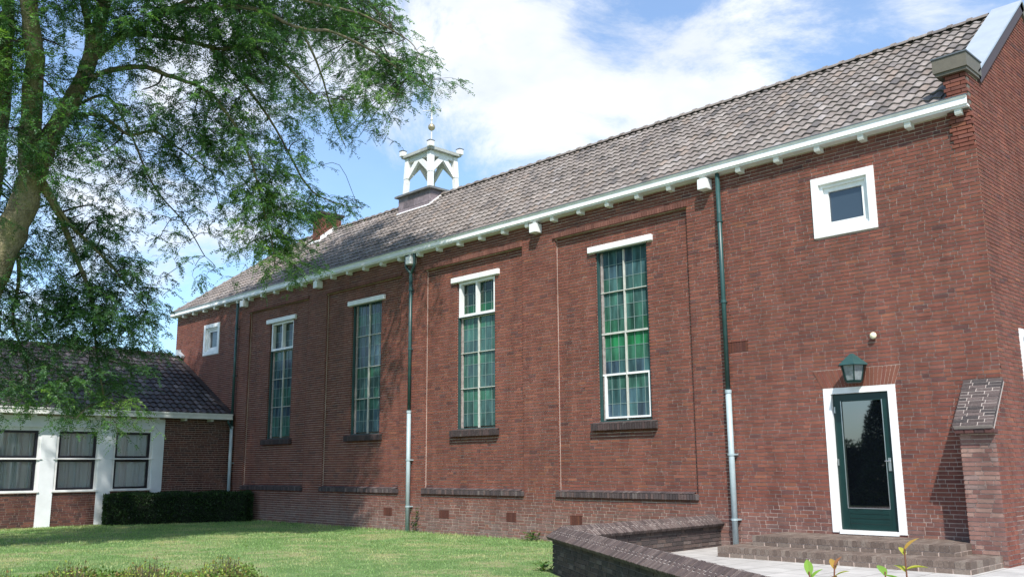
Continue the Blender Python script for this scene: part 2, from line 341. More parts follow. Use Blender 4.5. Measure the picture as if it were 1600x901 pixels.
# main facade bricks
wall = MB(); mort = MB()
holes_front = [(a, b, PZ0, PZ1) for a, b in PAN]+[DOOR]+smallw
vents = [(-4.46, -4.07, 3.0, 3.1875), (-8.35, -8.03, -.125, .0625), (-10.2, -9.9, -.125, .0625), (-12.45, -12.1, -.125, .0625), (-14.6, -14.25, -.125, .0625)]
Zb = -.5
bricks(wall, (0, 0, 0), (1, 0, 0), (0, -1, 0), -.5, 6.34, runs(XL, XR-.001, holes_front+vents), fade=wfade, seed=1)
for a, b_, c, d in rects_minus(XL, XR, -.6, 6.4, [(p[0], p[1], PZ0, PZ1) for p in PAN]+[DOOR]+smallw):
    mort.quad((a, 0, c), (b_, 0, c), (b_, 0, d), (a, 0, d))
PD = .075
for (a, b_), wc in zip(PAN, WC):
    h = [(wc-WH, wc+WH, WZ0-.02, WZ1+.06)]
    lint = [(wc-.825, wc+.825, WZ1-.01, 5.51)]
    bricks(wall, (0, PD, 0), (1, 0, 0), (0, -1, 0), PZ0, PZ1, runs(a, b_, h+lint), seed=int(wc*10))
    for p, q, c, d in rects_minus(a, b_, PZ0, PZ1, h): mort.quad((p, PD, c), (q, PD, c), (q, PD, d), (p, PD, d))
    for x, s in ((a, 1), (b_, -1)):       # jambs of the recessed panel; pale strip on the left paints its sunlit edge
        P = [(x, 0, PZ0), (x, PD, PZ0), (x, PD, PZ1), (x, 0, PZ1)]; mort.quad(*(P if s > 0 else P[::-1]))
        k = 0; z = PZ0
        while z < PZ1-.05:
            wall.box(x-.002 if s > 0 else x-.004, x+.004 if s > 0 else x+.002, -.004, PD-.034 if s > 0 else PD-.004, z, z+CH-.01, pick(BR)); z += CH
    mort.quad((a, 0, PZ1), (a, PD, PZ1), (b_, PD, PZ1), (b_, 0, PZ1)); mort.quad((a, 0, PZ0), (b_, 0, PZ0), (b_, PD, PZ0), (a, PD, PZ0))
    # window reveals
    for x0, x1 in ((wc-WH-.02, wc-WH), (wc+WH, wc+WH+.02)):
        z = WZ0
        while z < WZ1: wall.box(x0-.0, x1, PD-.004, .30, z, z+CH-.012, pick(BR)); z += CH
        mort.box(x0+.003, x1-.003, PD, .30, WZ0, WZ1)
    mort.box(wc-WH, wc+WH, PD+.01, .30, WZ1+.07, WZ1+.075)
# soldier/rowlock band on the heads of the panels
for a, b_ in PAN: rowlock(wall, (a-.05, -.05, 5.872), (1, 0, 0), (0, 1, 0), (0, 0, 1), b_-a+.08, .055, .10, [((.225, .098, .075), 3), ((.19, .08, .062), 2)], jit=.002)
# vertical-slot air bricks, bars coloured darker in place of missing shading
for v in vents:
    wall.box(v[0]-.005, v[1]+.005, -.003, .01, v[2]-.006, v[3]+.004, (.075, .034, .028)); n = max(3, int((v[1]-v[0])/.055)); p = (v[1]-v[0])/n
    for i in range(n): wall.box(v[0]+i*p+.008, v[0]+(i+1)*p-.008, -.006, .02, v[2]+.004, v[3]-.006, tuple(.62*x for x in pick(BR)))
# door head: splayed soldier arch
n = 21; x0, x1 = -2.73, -1.53; X0, X1 = -2.88, -1.42
for i in range(n):
    a, b_ = (i+.06)/n, (i+.94)/n; c = pick([((.225, .088, .060), 3), ((.20, .072, .052), 2)])
    P = [(x0+(x1-x0)*a, 2.255), (x0+(x1-x0)*b_, 2.255), (X0+(X1-X0)*b_, 2.545), (X0+(X1-X0)*a, 2.545)]
    for q in (P,): wall.prism([(x, z) for x, z in q][::-1], 1, -.019, .01, c)
mort.prism([(x0, 2.252), (x1, 2.252), (X1, 2.55), (X0, 2.55)][::-1], 1, -.0135, .01)
# gable wall (x = 0)
GW = (.98, 2.3, 1.75, 3.05)
def gable_top(y): return 6.75+ (min(y, 2*RY-y)-.30)*.80
def gruns(z):
    if z < 6.9: iv = [(.0, 2*RY)]
    else:
        y = .30+(z-6.75)/.80
        if y >= RY: return []
        iv = [(y, 2*RY-y)]
    if GW[2] < z < GW[3]: iv = [(iv[0][0], GW[0]), (GW[1], iv[0][1])]
    return iv
gw = MB(); bricks(gw, (0, 0, 0), (0, 1, 0), (1, 0, 0), -.5, 9.0, gruns, fade=wfade, seed=5)
mort.poly([(0, 0, -.6), (0, GW[0], -.6), (0, GW[0], 6.9), (0, 0, 6.9)]); mort.poly([(0, GW[0], -.6), (0, GW[1], -.6), (0, GW[1], GW[2]), (0, GW[0], GW[2])])
mort.poly([(0, GW[0], GW[3]), (0, GW[1], GW[3]), (0, GW[1], 6.9), (0, GW[0], 6.9)]); mort.poly([(0, GW[1], -.6), (0, 2*RY, -.6), (0, 2*RY, 6.9), (0, GW[1], 6.9)])
mort.poly([(0, .30, 6.9), (0, 2*RY-.3, 6.9), (0, RY, 9.0)])
# inner skin of the gable parapet
mort.poly([(-.35, .2, 6.3), (-.35, RY, 9.0), (-.35, 2*RY-.2, 6.3)])
# left end wall and back
lw = MB(); bricks(lw, (XL, 0, 0), (0, 1, 0), (-1, 0, 0), 4.5, 6.34, lambda z: [(0, 2*RY)], seed=9)
mort.quad((XL, 0, -.6), (XL, 0, 6.4), (XL, 2*RY, 6.4), (XL, 2*RY, -.6)); mort.quad((XL, 2*RY, -.6), (XL, 2*RY, 6.4), (XR, 2*RY, 6.4), (XR, 2*RY, -.6))
wo = wall.build('brick_facade', M_brick, church); mort.build('mortar_bed', M_mortar, church)
gw.build('gable_wall', M_brick, church); lw.build('end_wall', M_brick, church)
# weathered ledges under the panels
for a, b_ in PAN:
    m = MB(); rowlock(m, (a-.06, -.055, .425), (1, 0, 0), (0, 1, 0), (0, 0, 1), b_-a+.075, .115, .10)
    for i in range(int((b_-a)/.0625)):   # sloping upper faces
        m.obox((a-.05+i*.0625, -.053, .523), (.05, 0, 0), (0, .112, .035), (0, -.006, .012), pick(DK))
    m.build('brick_ledge', M_lead, church)
# windows
def leaded(mb, x0, x1, z0, z1, y, tone):
    """one light of leaded glass: a grid of slightly different quarries"""
    nx = 3; nzz = max(2, int(round((z1-z0)/.29)))
    for i in range(nx):
        for j in range(nzz):
            base = {'v': (.018, .12, .052), 'g': (.030, .100, .066), 't': (.038, .092, .082), 'b': (.038, .075, .092), 'd': (.004, .020, .012), 'dg': (.004, .06, .02)}[tone[min(j*len(tone)//nzz, len(tone)-1)]]
            k = random.uniform(.75, 1.3); g = random.uniform(.85, 1.2)
            a, b_ = x0+(x1-x0)*i/nx, x0+(x1-x0)*(i+1)/nx; c, d = z0+(z1-z0)*j/nzz, z0+(z1-z0)*(j+1)/nzz
            e1, e2 = random.uniform(-.002, .002), random.uniform(-.002, .002)
            mb.quad((a, y+e1, c), (b_, y+e2, c), (b_, y-e1, d), (a, y-e2, d), (base[0]*k, base[1]*k*g, base[2]*k))
def cames(mb, x0, x1, z0, z1, y):
    nzz = max(2, int(round((z1-z0)/.29)))
    for i in (1, 2): x = x0+(x1-x0)*i/3; mb.box(x-.0045, x+.0045, y-.008, y-.003, z0, z1)
    for j in range(1, nzz): z = z0+(z1-z0)*j/nzz; mb.box(x0, x1, y-.0065, y-.002, z-.0045, z+.0045)
BARS = [1.965, 2.84, 3.675, 4.525, 5.375]
for wi, wc in enumerate(WC):
    n = 4-wi
    fr = MB(); W = MB(); G = MB(); K = MB(); D = MB()
    root = bpy.data.objects.new('tall_window', None); root.location = Vector((wc, .1, WZ0)); root.parent = church; root.matrix_parent_inverse = Matrix.Translation(-world_loc(church)); root.empty_display_size = .1; col.objects.link(root)
    root['label'] = ['tall leaded window nearest the low annex, its top light ajar', 'tall leaded window fully behind storm glazing, half in tree shade', 'tall leaded window with bare white hopper light of dark green glass', 'tall leaded window with white lower casement, nearest the door'][wi]
    def sub(mbx, name, m, bevel=0):
        o = mbx.build(name, m); o.parent = root; o.matrix_parent_inverse = Matrix.Translation(-Vector((wc, .1, WZ0))); return o
    L, Rr = wc-WH, wc+WH
    yg = .20
    hop = wi in (0, 2)          # top light not behind the storm pane
    topz = BARS[3] if hop else BARS[4]
    # dark green storm frame
    for a, b_ in ((L+.002, L+.045), (Rr-.045, Rr-.002)): D.box(a, b_, .105, .16, WZ0+.01, topz+.02)
    D.box(L+.002, Rr-.002, .10, .165, WZ0+.005, WZ0+.05)
    D.box(L+.002, Rr-.002, .10, .165, topz-.01, topz+.025)
    sub(D, 'storm_frame', M_pipe)
    # inner frame: weathered pale stiles, mullion and bars, greyed in colour where storm glass covers them
    for a, b_ in ((L+.05, L+.10), (Rr-.085, Rr-.05)): fr.box(a, b_, .17, .215, WZ0+.05, topz)
    sub(fr, 'stile', M_stile)
    S_ = MB(); S_.box(wc-.0125, wc+.0125, .155, .21, WZ0+.05, BARS[3] if hop else BARS[4])
    for j, z in enumerate(BARS[1:4]):
        thick = .024 if (wi == 3 and j in (0, 1)) or (j == 2 and hop) else .010
        (W if thick > .02 and (j != 1) else S_).box(L+.05, Rr-.05, .158, .205, z-thick*.8, z+thick*.8)
    if wi == 3:
        z0, z1 = BARS[0], BARS[1]
        for a, b_ in ((L+.10, L+.135), (Rr-.118, Rr-.085)): W.box(a, b_, .150, .203, z0, z1)
        W.box(L+.10, Rr-.085, .148, .201, z0, z0+.035)
    if hop:
        z0, z1 = BARS[3]+.03, BARS[4]
        for a, b_ in ((L+.05, L+.115), (Rr-.07, Rr-.015)): W.box(a, b_, .09, .20, z0, z1)
        W.box(L+.05, Rr-.015, .088, .20, z0-.02, z0+.04); W.box(L+.05, Rr-.015, .088, .20, z1-.05, z1)
        W.box(wc-.024, wc+.024, .092, .20, z0+.02, z1-.02)
    sub(W, 'white_casement', M_white); sub(S_, 'glazing_bar', M_bar)
    tones = {0: [['t', 'b'], ['t', 'b'], ['b', 't'], ['b', 'd']], 1: [['b', 't'], ['t', 'g'], ['b', 't'], ['t', 'b']], 2: [['t', 't', 'g'], ['t', 'g'], ['t', 'g'], ['dg', 'd', 'd']], 3: [['b', 't'], ['b', 'g', 'v'], ['g', 't', 't'], ['t', 'b', 'b']]}[wi]
    for j in range(4):
        z0, z1 = BARS[j], BARS[j+1]
        for a, b_ in ((L+.05, wc), (wc, Rr-.03)):
            leaded(G, a, b_, z0, z1, yg, tones[j]); cames(K, a, b_, z0, z1, yg)
    sub(G, 'leaded_glass', M_stained); sub(K, 'lead_cames', M_came)
    # storm glass: no sheet, its bluish haze is painted into the quarries
    # lintel and sill
    m = MB(); m.box(wc-.825, wc+.825, PD-.075, PD+.16, WZ1-.005, 5.51); sub(m, 'lintel', M_white).modifiers.new('b', 'BEVEL').width = .008
    m = MB(); rowlock(m, (wc-.80, -.045, 1.735), (1, 0, 0), (0, 1, 0), (0, 0, 1), 1.60, .10, .125, [((.06, .045, .045), 3), ((.09, .06, .058), 2)])
    for i in range(26): m.obox((wc-.80+i*.0615, -.043, 1.858), (.05, 0, 0), (0, .19, .045), (0, -.003, .012), pick([((.08, .06, .058), 3), ((.12, .09, .085), 2)]))
    sub(m, 'window_sill', M_lead)
# small square attic windows
for i, (a, b_, c, d) in enumerate(smallw):
    root = bpy.data.objects.new('square_window', None); root.location = Vector((a, 0, c)); root.parent = church; root.matrix_parent_inverse = Matrix.Translation(-world_loc(church)); col.objects.link(root)
    root['label'] = ['square white framed window high above the door', 'square white framed window high by the far corner'][i]
    def subw(mbx, name, m, root=root, l=(a, 0, c)):
        o = mbx.build(name, m); o.parent = root; o.matrix_parent_inverse = Matrix.Translation(-Vector(l)); return o
    m = MB(); t_ = .125
    def ring(m, a, b, c, d, t, y0, y1, tb=None):
        tb = tb or t
        m.box(a, a+t, y0, y1, c, d); m.box(b-t, b, y0, y1, c, d); m.box(a+t, b-t, y0, y1, c, c+tb); m.box(a+t, b-t, y0, y1, d-t, d)
    ring(m, a, b_, c, d, .125, -.035, .16)
    ring(m, a+.125, b_-.125, c+.125, d-.125, .055, .02, .16)
    ring(m, a+.18, b_-.18, c+.18, d-.18, .075, .06, .16)
    subw(m, 'window_frame', M_white)
    m = MB(); m.box(a+.25, b_-.25, .10, .16, c+.25, d-.25); subw(m, 'pane', M_winglass)
# gable window sliver
m = MB(); a, b_, c, d = GW
for y0, y1, z0, z1 in ((a, a+.12, c, d), (b_-.12, b_, c, d), (a+.12, b_-.12, c, c+.12), (a+.12, b_-.12, d-.12, d)): m.box(-.12, .03, y0, y1, z0, z1)
root = m.build('gable_window', M_white, church); m = MB(); m.box(-.12, -.05, a+.12, b_-.12, c+.12, d-.12); m.build('pane', M_winglass, root)
# door
a, b_, c, d = DOOR
m = MB(); m.box(a, a+.125, -.02, .20, c, d); m.box(b_-.125, b_, -.02, .20, c, d); m.box(a+.125, b_-.125, -.02, .20, d-.095, d); m.box(a+.125, b_-.125, -.04, .20, c-.02, .02)
door = m.build('door', M_white, church); door['label'] = 'dark green glazed door in white frame'
m = MB(); A, B = a+.127, b_-.127; y0, y1 = .045, .09
m.box(A, A+.135, y0, y1, .025, d-.10); m.box(B-.135, B, y0, y1, .025, d-.10); m.box(A+.135, B-.135, y0, y1, 2.03, d-.10); m.box(A+.135, B-.135, y0, y1, .025, .36)
for z in (.12, .20, .27): m.box(A+.15, B-.15, y0-.006, y0+.001, z, z+.055)
for x in (A+.25, B-.29): m.box(x, x+.04, y0-.012, y0, .33, .345)
leaf = m.build('door_leaf', M_green, door); leaf.modifiers.new('b', 'BEVEL').width = .004
m = MB(); m.box(A+.135, B-.135, .065, .08, .36, 2.03); m.build('door_pane', M_blackglass, door)
m = MB(); ring_ = [(A+.125, A+.137), (B-.137, B-.125)]
for p, q in ring_: m.box(p, q, .040, .046, .352, 2.038)
m.box(A+.137, B-.137, .040, .046, .350, .362); m.build('glazing_bead', M_metal, door)
m = MB(); m.box(B-.095, B-.05, .025, .044, .93, 1.13); m.tube([(B-.072, .03, 1.08), (B-.072, -.015, 1.08)], .010, 8); m.tube([(B-.072, -.012, 1.08), (B-.13, -.012, 1.08)], .009, 8); m.build('door_handle', M_metal, door)
for hz in (1.02, 1.85): m = MB(); m.box(A+.02, A+.04, .02, .045, hz, hz+.10); m.build('hinge', M_metal, door)

# buttress at the corner (x -.46 .. .0)
m = MB(); bx0, bx1, by = -.47, -.004, -.50
bm2 = MB(); bm2.prism([(-.0, -.6), (-.0, 2.1), (by+.008, 1.50), (by+.008, -.6)][::-1], 0, bx0+.008, bx1)
bricks(m, (0, by+.008, 0), (1, 0, 0), (0, -1, 0), -.5, 1.52, lambda z: [(bx0, bx1+.01)], pal=[((.26, .14, .115), 3), ((.20, .10, .085), 3), ((.31, .19, .155), 2), ((.25, .17, .15), 1.5)], seed=21)
def bzi(z): return [(by, 0)] if z < 1.5 else [(by+(z-1.5)/.62*.5, 0)]
bricks(m, (bx1, 0, 0), (0, 1, 0), (1, 0, 0), -.5, 2.06, bzi, pal=BR, seed=22)
bricks(m, (bx0+.008, 0, 0), (0, 1, 0), (-1, 0, 0), -.5, 2.06, bzi, pal=BR, seed=23)
but = m.build('buttress', M_brick, church); bm2.build('buttress_bed', M_mortar, but)
# its sloping brick cap
m = MB(); s0 = Vector((0, -.61, 1.52)); s1 = Vector((0, .0, 2.20)); dvv = (s1-s0); Ln = dvv.length; dvv.normalize(); nn = Vector((0, -dvv.z, dvv.y))
nr = 15; p = Ln/nr
for r_ in range(nr):
    u = -.50-random.uniform(0, .1) if r_ % 2 else -.50-.11
    while u < .03:
        a_, b2 = max(u, -.505), min(u+.21, .03); u += .222
        if b2-a_ > .02: m.obox(s0+Vector((a_, 0, 0))+dvv*(r_*p+.004), (b2-a_, 0, 0), dvv*(p-.010), nn*random.uniform(.048, .054), pick([((.085, .065, .062), 3), ((.12, .09, .085), 2), ((.06, .05, .05), 2)]))
rowlock(m, (-.500, -.605, 1.450), (1, 0, 0), (0, 1, 0), (0, 0, 1), .53, .17, .052, [((.10, .045, .04), 2), ((.07, .04, .038), 2)], pitch=.13)
m.build('buttress_cap', M_lead, but)
m = MB(); m.obox(s0+Vector((-.50, 0, 0))-nn*.04, (.525, 0, 0), dvv*Ln, nn*.086, (.4, .36, .32)); m.build('cap_bed', M_joint, but)

# kneeler at the eaves corner
m = MB(); z = 5.70; i = 0
while z < 6.93:
    pz = .012+.12*max(0, min(1, (z-5.70)/.9)); tooth = .035 if i % 2 else 0
    u = -.30-tooth; first = True
    while u < .0:
        L_ = .21 if (i % 2) ^ first else .10
        first = False; b2 = min(u+L_, .006)
        if b2-u > .02: m.box(u, b2, -pz-random.uniform(0, .004), .30, z+.001, z+CH-.010, pick(BR))
        u += L_+.01
    z += CH; i += 1
kn = m.build('kneeler', M_brick, church)
m = MB(); m.box(-.29, -.002, -.10, .40, 6.3, 6.94); m.box(-.29, -.002, -.005, .0, 5.7, 6.3); m.build('kneeler_bed', M_mort_dark, kn)
m = MB(); m.box(-.445, .06, -.215, .42, 6.95, 7.17); m.box(-.42, .045, -.19, .42, 6.90, 6.95); m.build('kneeler_cap', M_beige, kn)
m = MB(); m.box(-.46, .075, -.23, .43, 7.172, 7.195); m.build('cap_sheet', M_zincdark, kn)
# coping on the gable
APX = Vector((0, RY, RZ+.12)); S0 = Vector((0, .30, 6.98))
for side in (0, 1):
    P, Q = S0.copy(), APX.copy()
    if side: P.y = 2*RY-P.y
    d_ = (Q-P); ln = d_.length; d_.normalize(); up = Vector((0, -d_.z, d_.y)) if not side else Vector((0, d_.z, -d_.y))
    if up.z < 0: up = -up
    m = MB(); m.obox(P+Vector((-.45, 0, 0)), (.51, 0, 0), d_*ln if not side else d_*(ln), up*.03) if True else None
    m.build('gable_coping', M_zinc, church)
    m = MB(); m.obox(P+Vector((-.42, 0, 0))-up*.17, (.465, 0, 0), d_*ln, up*.165); m.build('barge_board', M_brown if not side else M_beige, church)
# hidden part of the slope between tiles and coping
# ------------------------------------------------ roof tiles (real pantiles)
TP = [((.245, .21, .19), 6), ((.225, .19, .172), 5), ((.275, .24, .22), 2.5), ((.19, .165, .155), 2), ((.25, .20, .17), 1.2), ((.135, .12, .115), .8), ((.28, .25, .24), .6)]
TD = [((.036, .031, .033), 4), ((.025, .022, .025), 3), ((.065, .055, .056), 2), ((.12, .10, .10), .6), ((.055, .038, .038), 1.5)]
def prof(s):           # pantile cross section over one cover width s in 0..1
    return .034*(0.5-0.5*math.cos(2*math.pi*min(1, s*1.0)))**.8 + .006*math.sin(2*math.pi*s)
def tiles(mb, O, U, S, Nn, width, length, cover, gauge, keep, pal, seg=7, seed=3, clipfn=None):
    """O lower corner, U along the eave, S up the slope, Nn out of the roof"""
    rs = random.Random(seed); O, U, S, Nn = map(Vector, (O, U, S, Nn)); nu = int(width/cover); nv = int(math.ceil(length/gauge))
    for j in range(nv):
        s0 = j*gauge; s1 = min(s0+gauge+.03, length)
        for i in range(nu+1):
            u0 = i*cover
            if u0+cover*.5 > width or not keep(u0+cover/2, s0+gauge/2): continue
            c = pick(pal); dz = rs.uniform(-.003, .004); du = rs.uniform(-.004, .004); ds = rs.uniform(-.008, .008); tw = rs.uniform(-.004, .004)
            n = len(mb.v)
            for k in range(seg+1):
                q = k/seg; h = prof(q)*cover/.205
                for (s_, hh) in ((s0+ds, h+.034+dz+tw*(q-.5)), (s1, h+.004+dz)):
                    mb.v.append(tuple(O+U*(u0+q*cover+du)+S*s_+Nn*hh))
                mb.v.append(tuple(O+U*(u0+q*cover+du)+S*(s0+ds)+Nn*(h+.012+dz)))
            for k in range(seg):
                a = n+k*3; mb.f.append((a, a+3, a+4, a+1)); mb.c.append(c); mb.f.append((a+2, a+5, a+3, a)); mb.c.append(c)
def ridge_caps(mb, P, Q, r, pitch, pal, down=.02):
    P, Q = Vector(P), Vector(Q); d = Q-P; L_ = d.length; d.normalize(); n = int(L_/pitch); side = d.cross(Vector((0, 0, 1))).normalized(); up = side.cross(d).normalized()
    for i in range(n):
        c = pick(pal); k0 = len(mb.v); seg = 8; z = random.uniform(-.006, .006)
        for (t_, rr) in ((0, r*1.0), (pitch*.80, r*.98), (pitch*.80, r*1.22), (pitch*1.03, r*1.22), (pitch*1.03, r*.95)):
            for k in range(seg+1):
                th = math.pi*k/seg; mb.v.append(tuple(P+d*(i*pitch+t_)+side*(math.cos(th)*rr*1.25)+up*(math.sin(th)*rr-down+z)))
        for a in range(4):
            for k in range(seg):
                q = k0+a*(seg+1)+k; mb.f.append((q, q+1, q+seg+2, q+seg+1)); mb.c.append(c)
sl = Vector((0, RY+.2, RZ-EZ)); SLEN = sl.length; sl.normalize(); nn = Vector((0, -sl.z, sl.y))
HX = 2.9     # hip run
rf = MB()
x_left = -27.2; wid = -.45-x_left
tiles(rf, (x_left, -.155, EZ+.045*SL), (1, 0, 0), sl, nn, wid, SLEN-.055, .182, .285, lambda u, s: u > HX*s/SLEN-.05, TP)
back = Vector((0, -sl.y, sl.z)); nb = Vector((0, sl.z, sl.y))
under = MB()      # battens/felt under the tiles and the unseen slopes
under.quad((x_left, -.15, EZ+.04), (-.4, -.15, EZ+.04), (-.4, RY, RZ), (x_left+HX, RY, RZ), TP[1][0])
under.quad((x_left, 2*RY+.2, EZ), (x_left+HX, RY, RZ), (-.4, RY, RZ), (-.4, 2*RY+.2, EZ), TP[1][0])
under.poly([(x_left, -.2, EZ), (x_left+HX, RY, RZ), (x_left, 2*RY+.2, EZ)], TP[1][0])
roof = rf.build('tiled_roof', M_tile, church); under.build('roof_deck', M_tile, roof)
m = MB(); ridge_caps(m, (-.5, RY, RZ+.03), (x_left+HX, RY, RZ+.03), .085, .36, TP[:4]); ridge_caps(m, (x_left+.05, -.15, EZ+.05), (x_left+HX, RY, RZ+.03), .08, .36, TP[:4]); m.build('ridge_tiles', M_tile, roof, smooth=False)
# gutter with mouldings, soffit, brackets
m = MB(); gx0, gx1 = XL-.20, .0
m.prism([(-.20, 6.345), (-.215, 6.36), (-.205, 6.385), (-.20, 6.46), (-.225, 6.475), (-.225, 6.49), (-.185, 6.49), (-.185, 6.36), (-.05, 6.345)][::-1], 0, gx0, gx1)
m.box(gx0, gx1, -.19, .0, 6.325, 6.346); m.box(gx0, XL-.01, -.20, 6.3, 6.345, 6.475)
m.build('gutter', M_white, church)
m = MB(); m.box(gx0-.01, gx1+.01, -.235, -.18, 6.491, 6.503); m.build('gutter_lining', M_zincdark, church)
brk = MB(); brk.prism([(-.165, 6.325), (-.165, 6.27), (-.15, 6.235), (.0, 6.225), (.0, 6.325)], 0, -.05, .05); 
first = None
for i in range(35):
    x = -.155-.7665*i
    if first is None:
        first = brk.build('eaves_bracket', M_offwhite, church, bevel=.006); ml = first.matrix_parent_inverse.copy(); first.location.x = x
    else:
        c_ = first.copy(); col.objects.link(c_); c_.parent = church; c_.matrix_parent_inverse = ml; c_.location.x = x
for x in (-4.73, -9.12, -13.5, -17.75, -21.98):
    m = MB(); m.box(x-.10, x+.10, -.215, -.012, 6.07, 6.27); m.box(x-.045, x+.045, -.16, -.06, 6.27, 6.33); m.build('rainwater_box', M_white, church, bevel=.012)
# downpipes
def pipe(x, y, z_top, z_mid, z_bot, fork=False, rt=.042, rb=.052):
    m = MB()
    if fork:
        for s in (-1, 1): m.tube([(x+s*.17, y-.03, 6.34), (x+s*.17, y-.03, 6.06), (x+s*.13, y-.02, 5.98), (x+s*.02, y, 5.86), (x, y, 5.78)], .036, 10)
        m.tube([(x, y, 5.86), (x, y, z_mid)], rt, 12)
    else: m.tube([(x, y, z_top), (x, y, z_mid)], rt, 12)
    for z in (5.4, 3.9): m.tube([(x, y, z), (x, y, z+.05)], rt+.012, 12); m.box(x-.012, x+.012, y, .01, z+.01, z+.035)
    m.tube([(x, y, 5.43), (x, y, 5.56)], rt+.005, 12)
    u_ = m.build('downpipe', M_pipe, church, smooth=False)
    m = MB(); m.tube([(x, y, z_mid+.03), (x, y, z_bot)], rb, 12); m.tube([(x, y, z_mid-.01), (x, y, z_mid+.05)], rb+.008, 12)
    for z in (1.2, .1): m.tube([(x, y, z), (x, y, z+.035)], rb+.010, 12); m.box(x-.075, x+.075, y-.006, .01, z+.005, z+.03)
    m.build('lower_pipe', M_pipegrey, u_)
pipe(-4.45, -.11, 6.34, 2.29, -.35); pipe(-13.5, -.11, 6.3, 2.36, -.47, True); pipe(-22.40, -.11, 6.34, 2.29, -.47)
for o in bpy.data.objects:
    if o.name.startswith(('downpipe', 'lower_pipe')):
        for p_ in o.data.polygons: p_.use_smooth = len(p_.vertices) == 4 and abs(p_.normal.z) < .5 and p_.area > .012
# chimney
m = MB(); cx0, cx1, cy0, cy1 = -22.35, -21.85, 2.55, 3.35
cz0, cz1 = 8.3, 9.62
for O, U, Nn, a_, b2 in (((0, cy0, 0), (1, 0, 0), (0, -1, 0), cx0, cx1), ((cx1, 0, 0), (0, 1, 0), (1, 0, 0), cy0, cy1), ((0, cy1, 0), (1, 0, 0), (0, 1, 0), cx0, cx1), ((cx0, 0, 0), (0, 1, 0), (-1, 0, 0), cy0, cy1)):
    bricks(m, O, U, Nn, cz0, cz1, lambda z, a_=a_, b2=b2: [(a_, b2)], seed=31)
ch = m.build('chimney', M_brick, church); m = MB(); m.box(cx0, cx1, cy0, cy1, cz0, cz1); m.build('chimney_bed', M_mortar, ch)
m = MB(); m.box(cx0-.09, cx1+.09, cy0-.09, cy1+.09, cz1, cz1+.08); m.box(cx0-.05, cx1+.05, cy0-.05, cy1+.05, cz1-.05, cz1); m.build('chimney_cap', M_brown, ch)
def onroof(y, off=0): return EZ+(y+.2)*SL*1.0+off
m = MB(); m.obox((cx1+.012, cy0-.03, onroof(cy0-.03)+.03), (.10, 0, 0), (0, RY-cy0, (RY-cy0)*SL), (0, -.02, .04)); m.obox((cx1+.012, cy0-.03, onroof(cy0)), (.006, 0, 0), (0, RY-cy0, (RY-cy0)*SL), (0, 0, .16)); m.obox((cx0-.05, cy0-.12, onroof(cy0-.12)+.03), (cx1-cx0+.16, 0, 0), (0, .12, .10), (0, -.02, .03))
m.build('chimney_flashing', M_flash, ch)
# belfry
bc = Vector((-16.86, 3.28, 0)); hx, hy = .76, .66
BZ0, BZ1 = 8.2, 9.245
m = MB()
def slabs(mb, O, U, Nn, ln, z0, z1):
    O, U, Nn = Vector(O), Vector(U), Vector(Nn); z = z0; r_ = 0
    while z < z1-.01:
        u = -(.25 if r_ % 2 else 0); h = min(.22, z1-z)
        while u < ln:
            a_, b2 = max(0, u), min(ln, u+.5); u += .5
            if b2-a_ > .03: k = random.uniform(.7, 1.3); mb.obox(O+U*(a_+.006)+Vector((0, 0, z+.005)), U*(b2-a_-.012), Vector((0, 0, h-.01)), Nn*-.02 if False else Nn*.012, (.20*k, .16*k, .175*k))
        z += .22; r_ += 1
slabs(m, (bc.x-hx, bc.y-hy, 0), (1, 0, 0), (0, -1, 0), 2*hx, BZ0, BZ1); slabs(m, (bc.x+hx, bc.y-hy, 0), (0, 1, 0), (1, 0, 0), 2*hy, BZ0, BZ1)
slabs(m, (bc.x-hx, bc.y-hy, 0), (0, 1, 0), (-1, 0, 0), 2*hy, BZ0, BZ1)
m.box(bc.x-hx, bc.x+hx, bc.y-hy, bc.y+hy, BZ0, BZ1, (.35, .34, .35))
bel = m.build('belfry', M_lead_slab, church)
m = MB(); m.box(bc.x-hx-.10, bc.x+hx+.10, bc.y-hy-.10, bc.y+hy+.10, BZ1+.001, BZ1+.055); m.box(bc.x-hx-.05, bc.x+hx+.05, bc.y-hy-.05, bc.y+hy+.05, BZ1+.055, BZ1+.085); m.build('base_cap', M_capdark, bel)
m = MB()
for s in (1,):
    y0 = bc.y-hy-.02; m.obox((bc.x+hx+.014, y0, onroof(y0)+.03), (.05, 0, 0), (0, RY-y0, (RY-y0)*SL), (0, -.012, .06)); m.obox((bc.x-hx-.03, y0-.05, onroof(y0-.05)+.03), (2*hx+.1, 0, 0), (0, .05, .05), (0, -.01, .03))
m.build('belfry_flashing', M_flash, bel)
PZ_0, PZ_1 = BZ1+.085, 10.52
def corner(sx, sy, z): k = 1-.10*(z-PZ_0)/(PZ_1-PZ_0); return Vector((bc.x+sx*.60*k, bc.y+sy*.52*k, z))
for sx in (-1, 1):
    for sy in (-1, 1):
        m = MB()
        for (z0, z1, h) in ((PZ_0, 9.86, .07), (9.86, PZ_1, .08)):
            a0, a1 = corner(sx, sy, z0), corner(sx, sy, z1); n0 = len(m.v)
            for c0, z in ((a0, z0), (a1, z1)):
                for dx, dy in ((-h, -h), (h, -h), (h, h), (-h, h)): m.v.append((c0.x+dx, c0.y+dy, z))
            for f in ((0, 3, 2, 1), (4, 5, 6, 7), (0, 1, 5, 4), (1, 2, 6, 5), (2, 3, 7, 6), (3, 0, 4, 7)): m.f.append(tuple(n0+i for i in f)); m.c.append((1, 1, 1))
        m.build('post', M_white, bel)
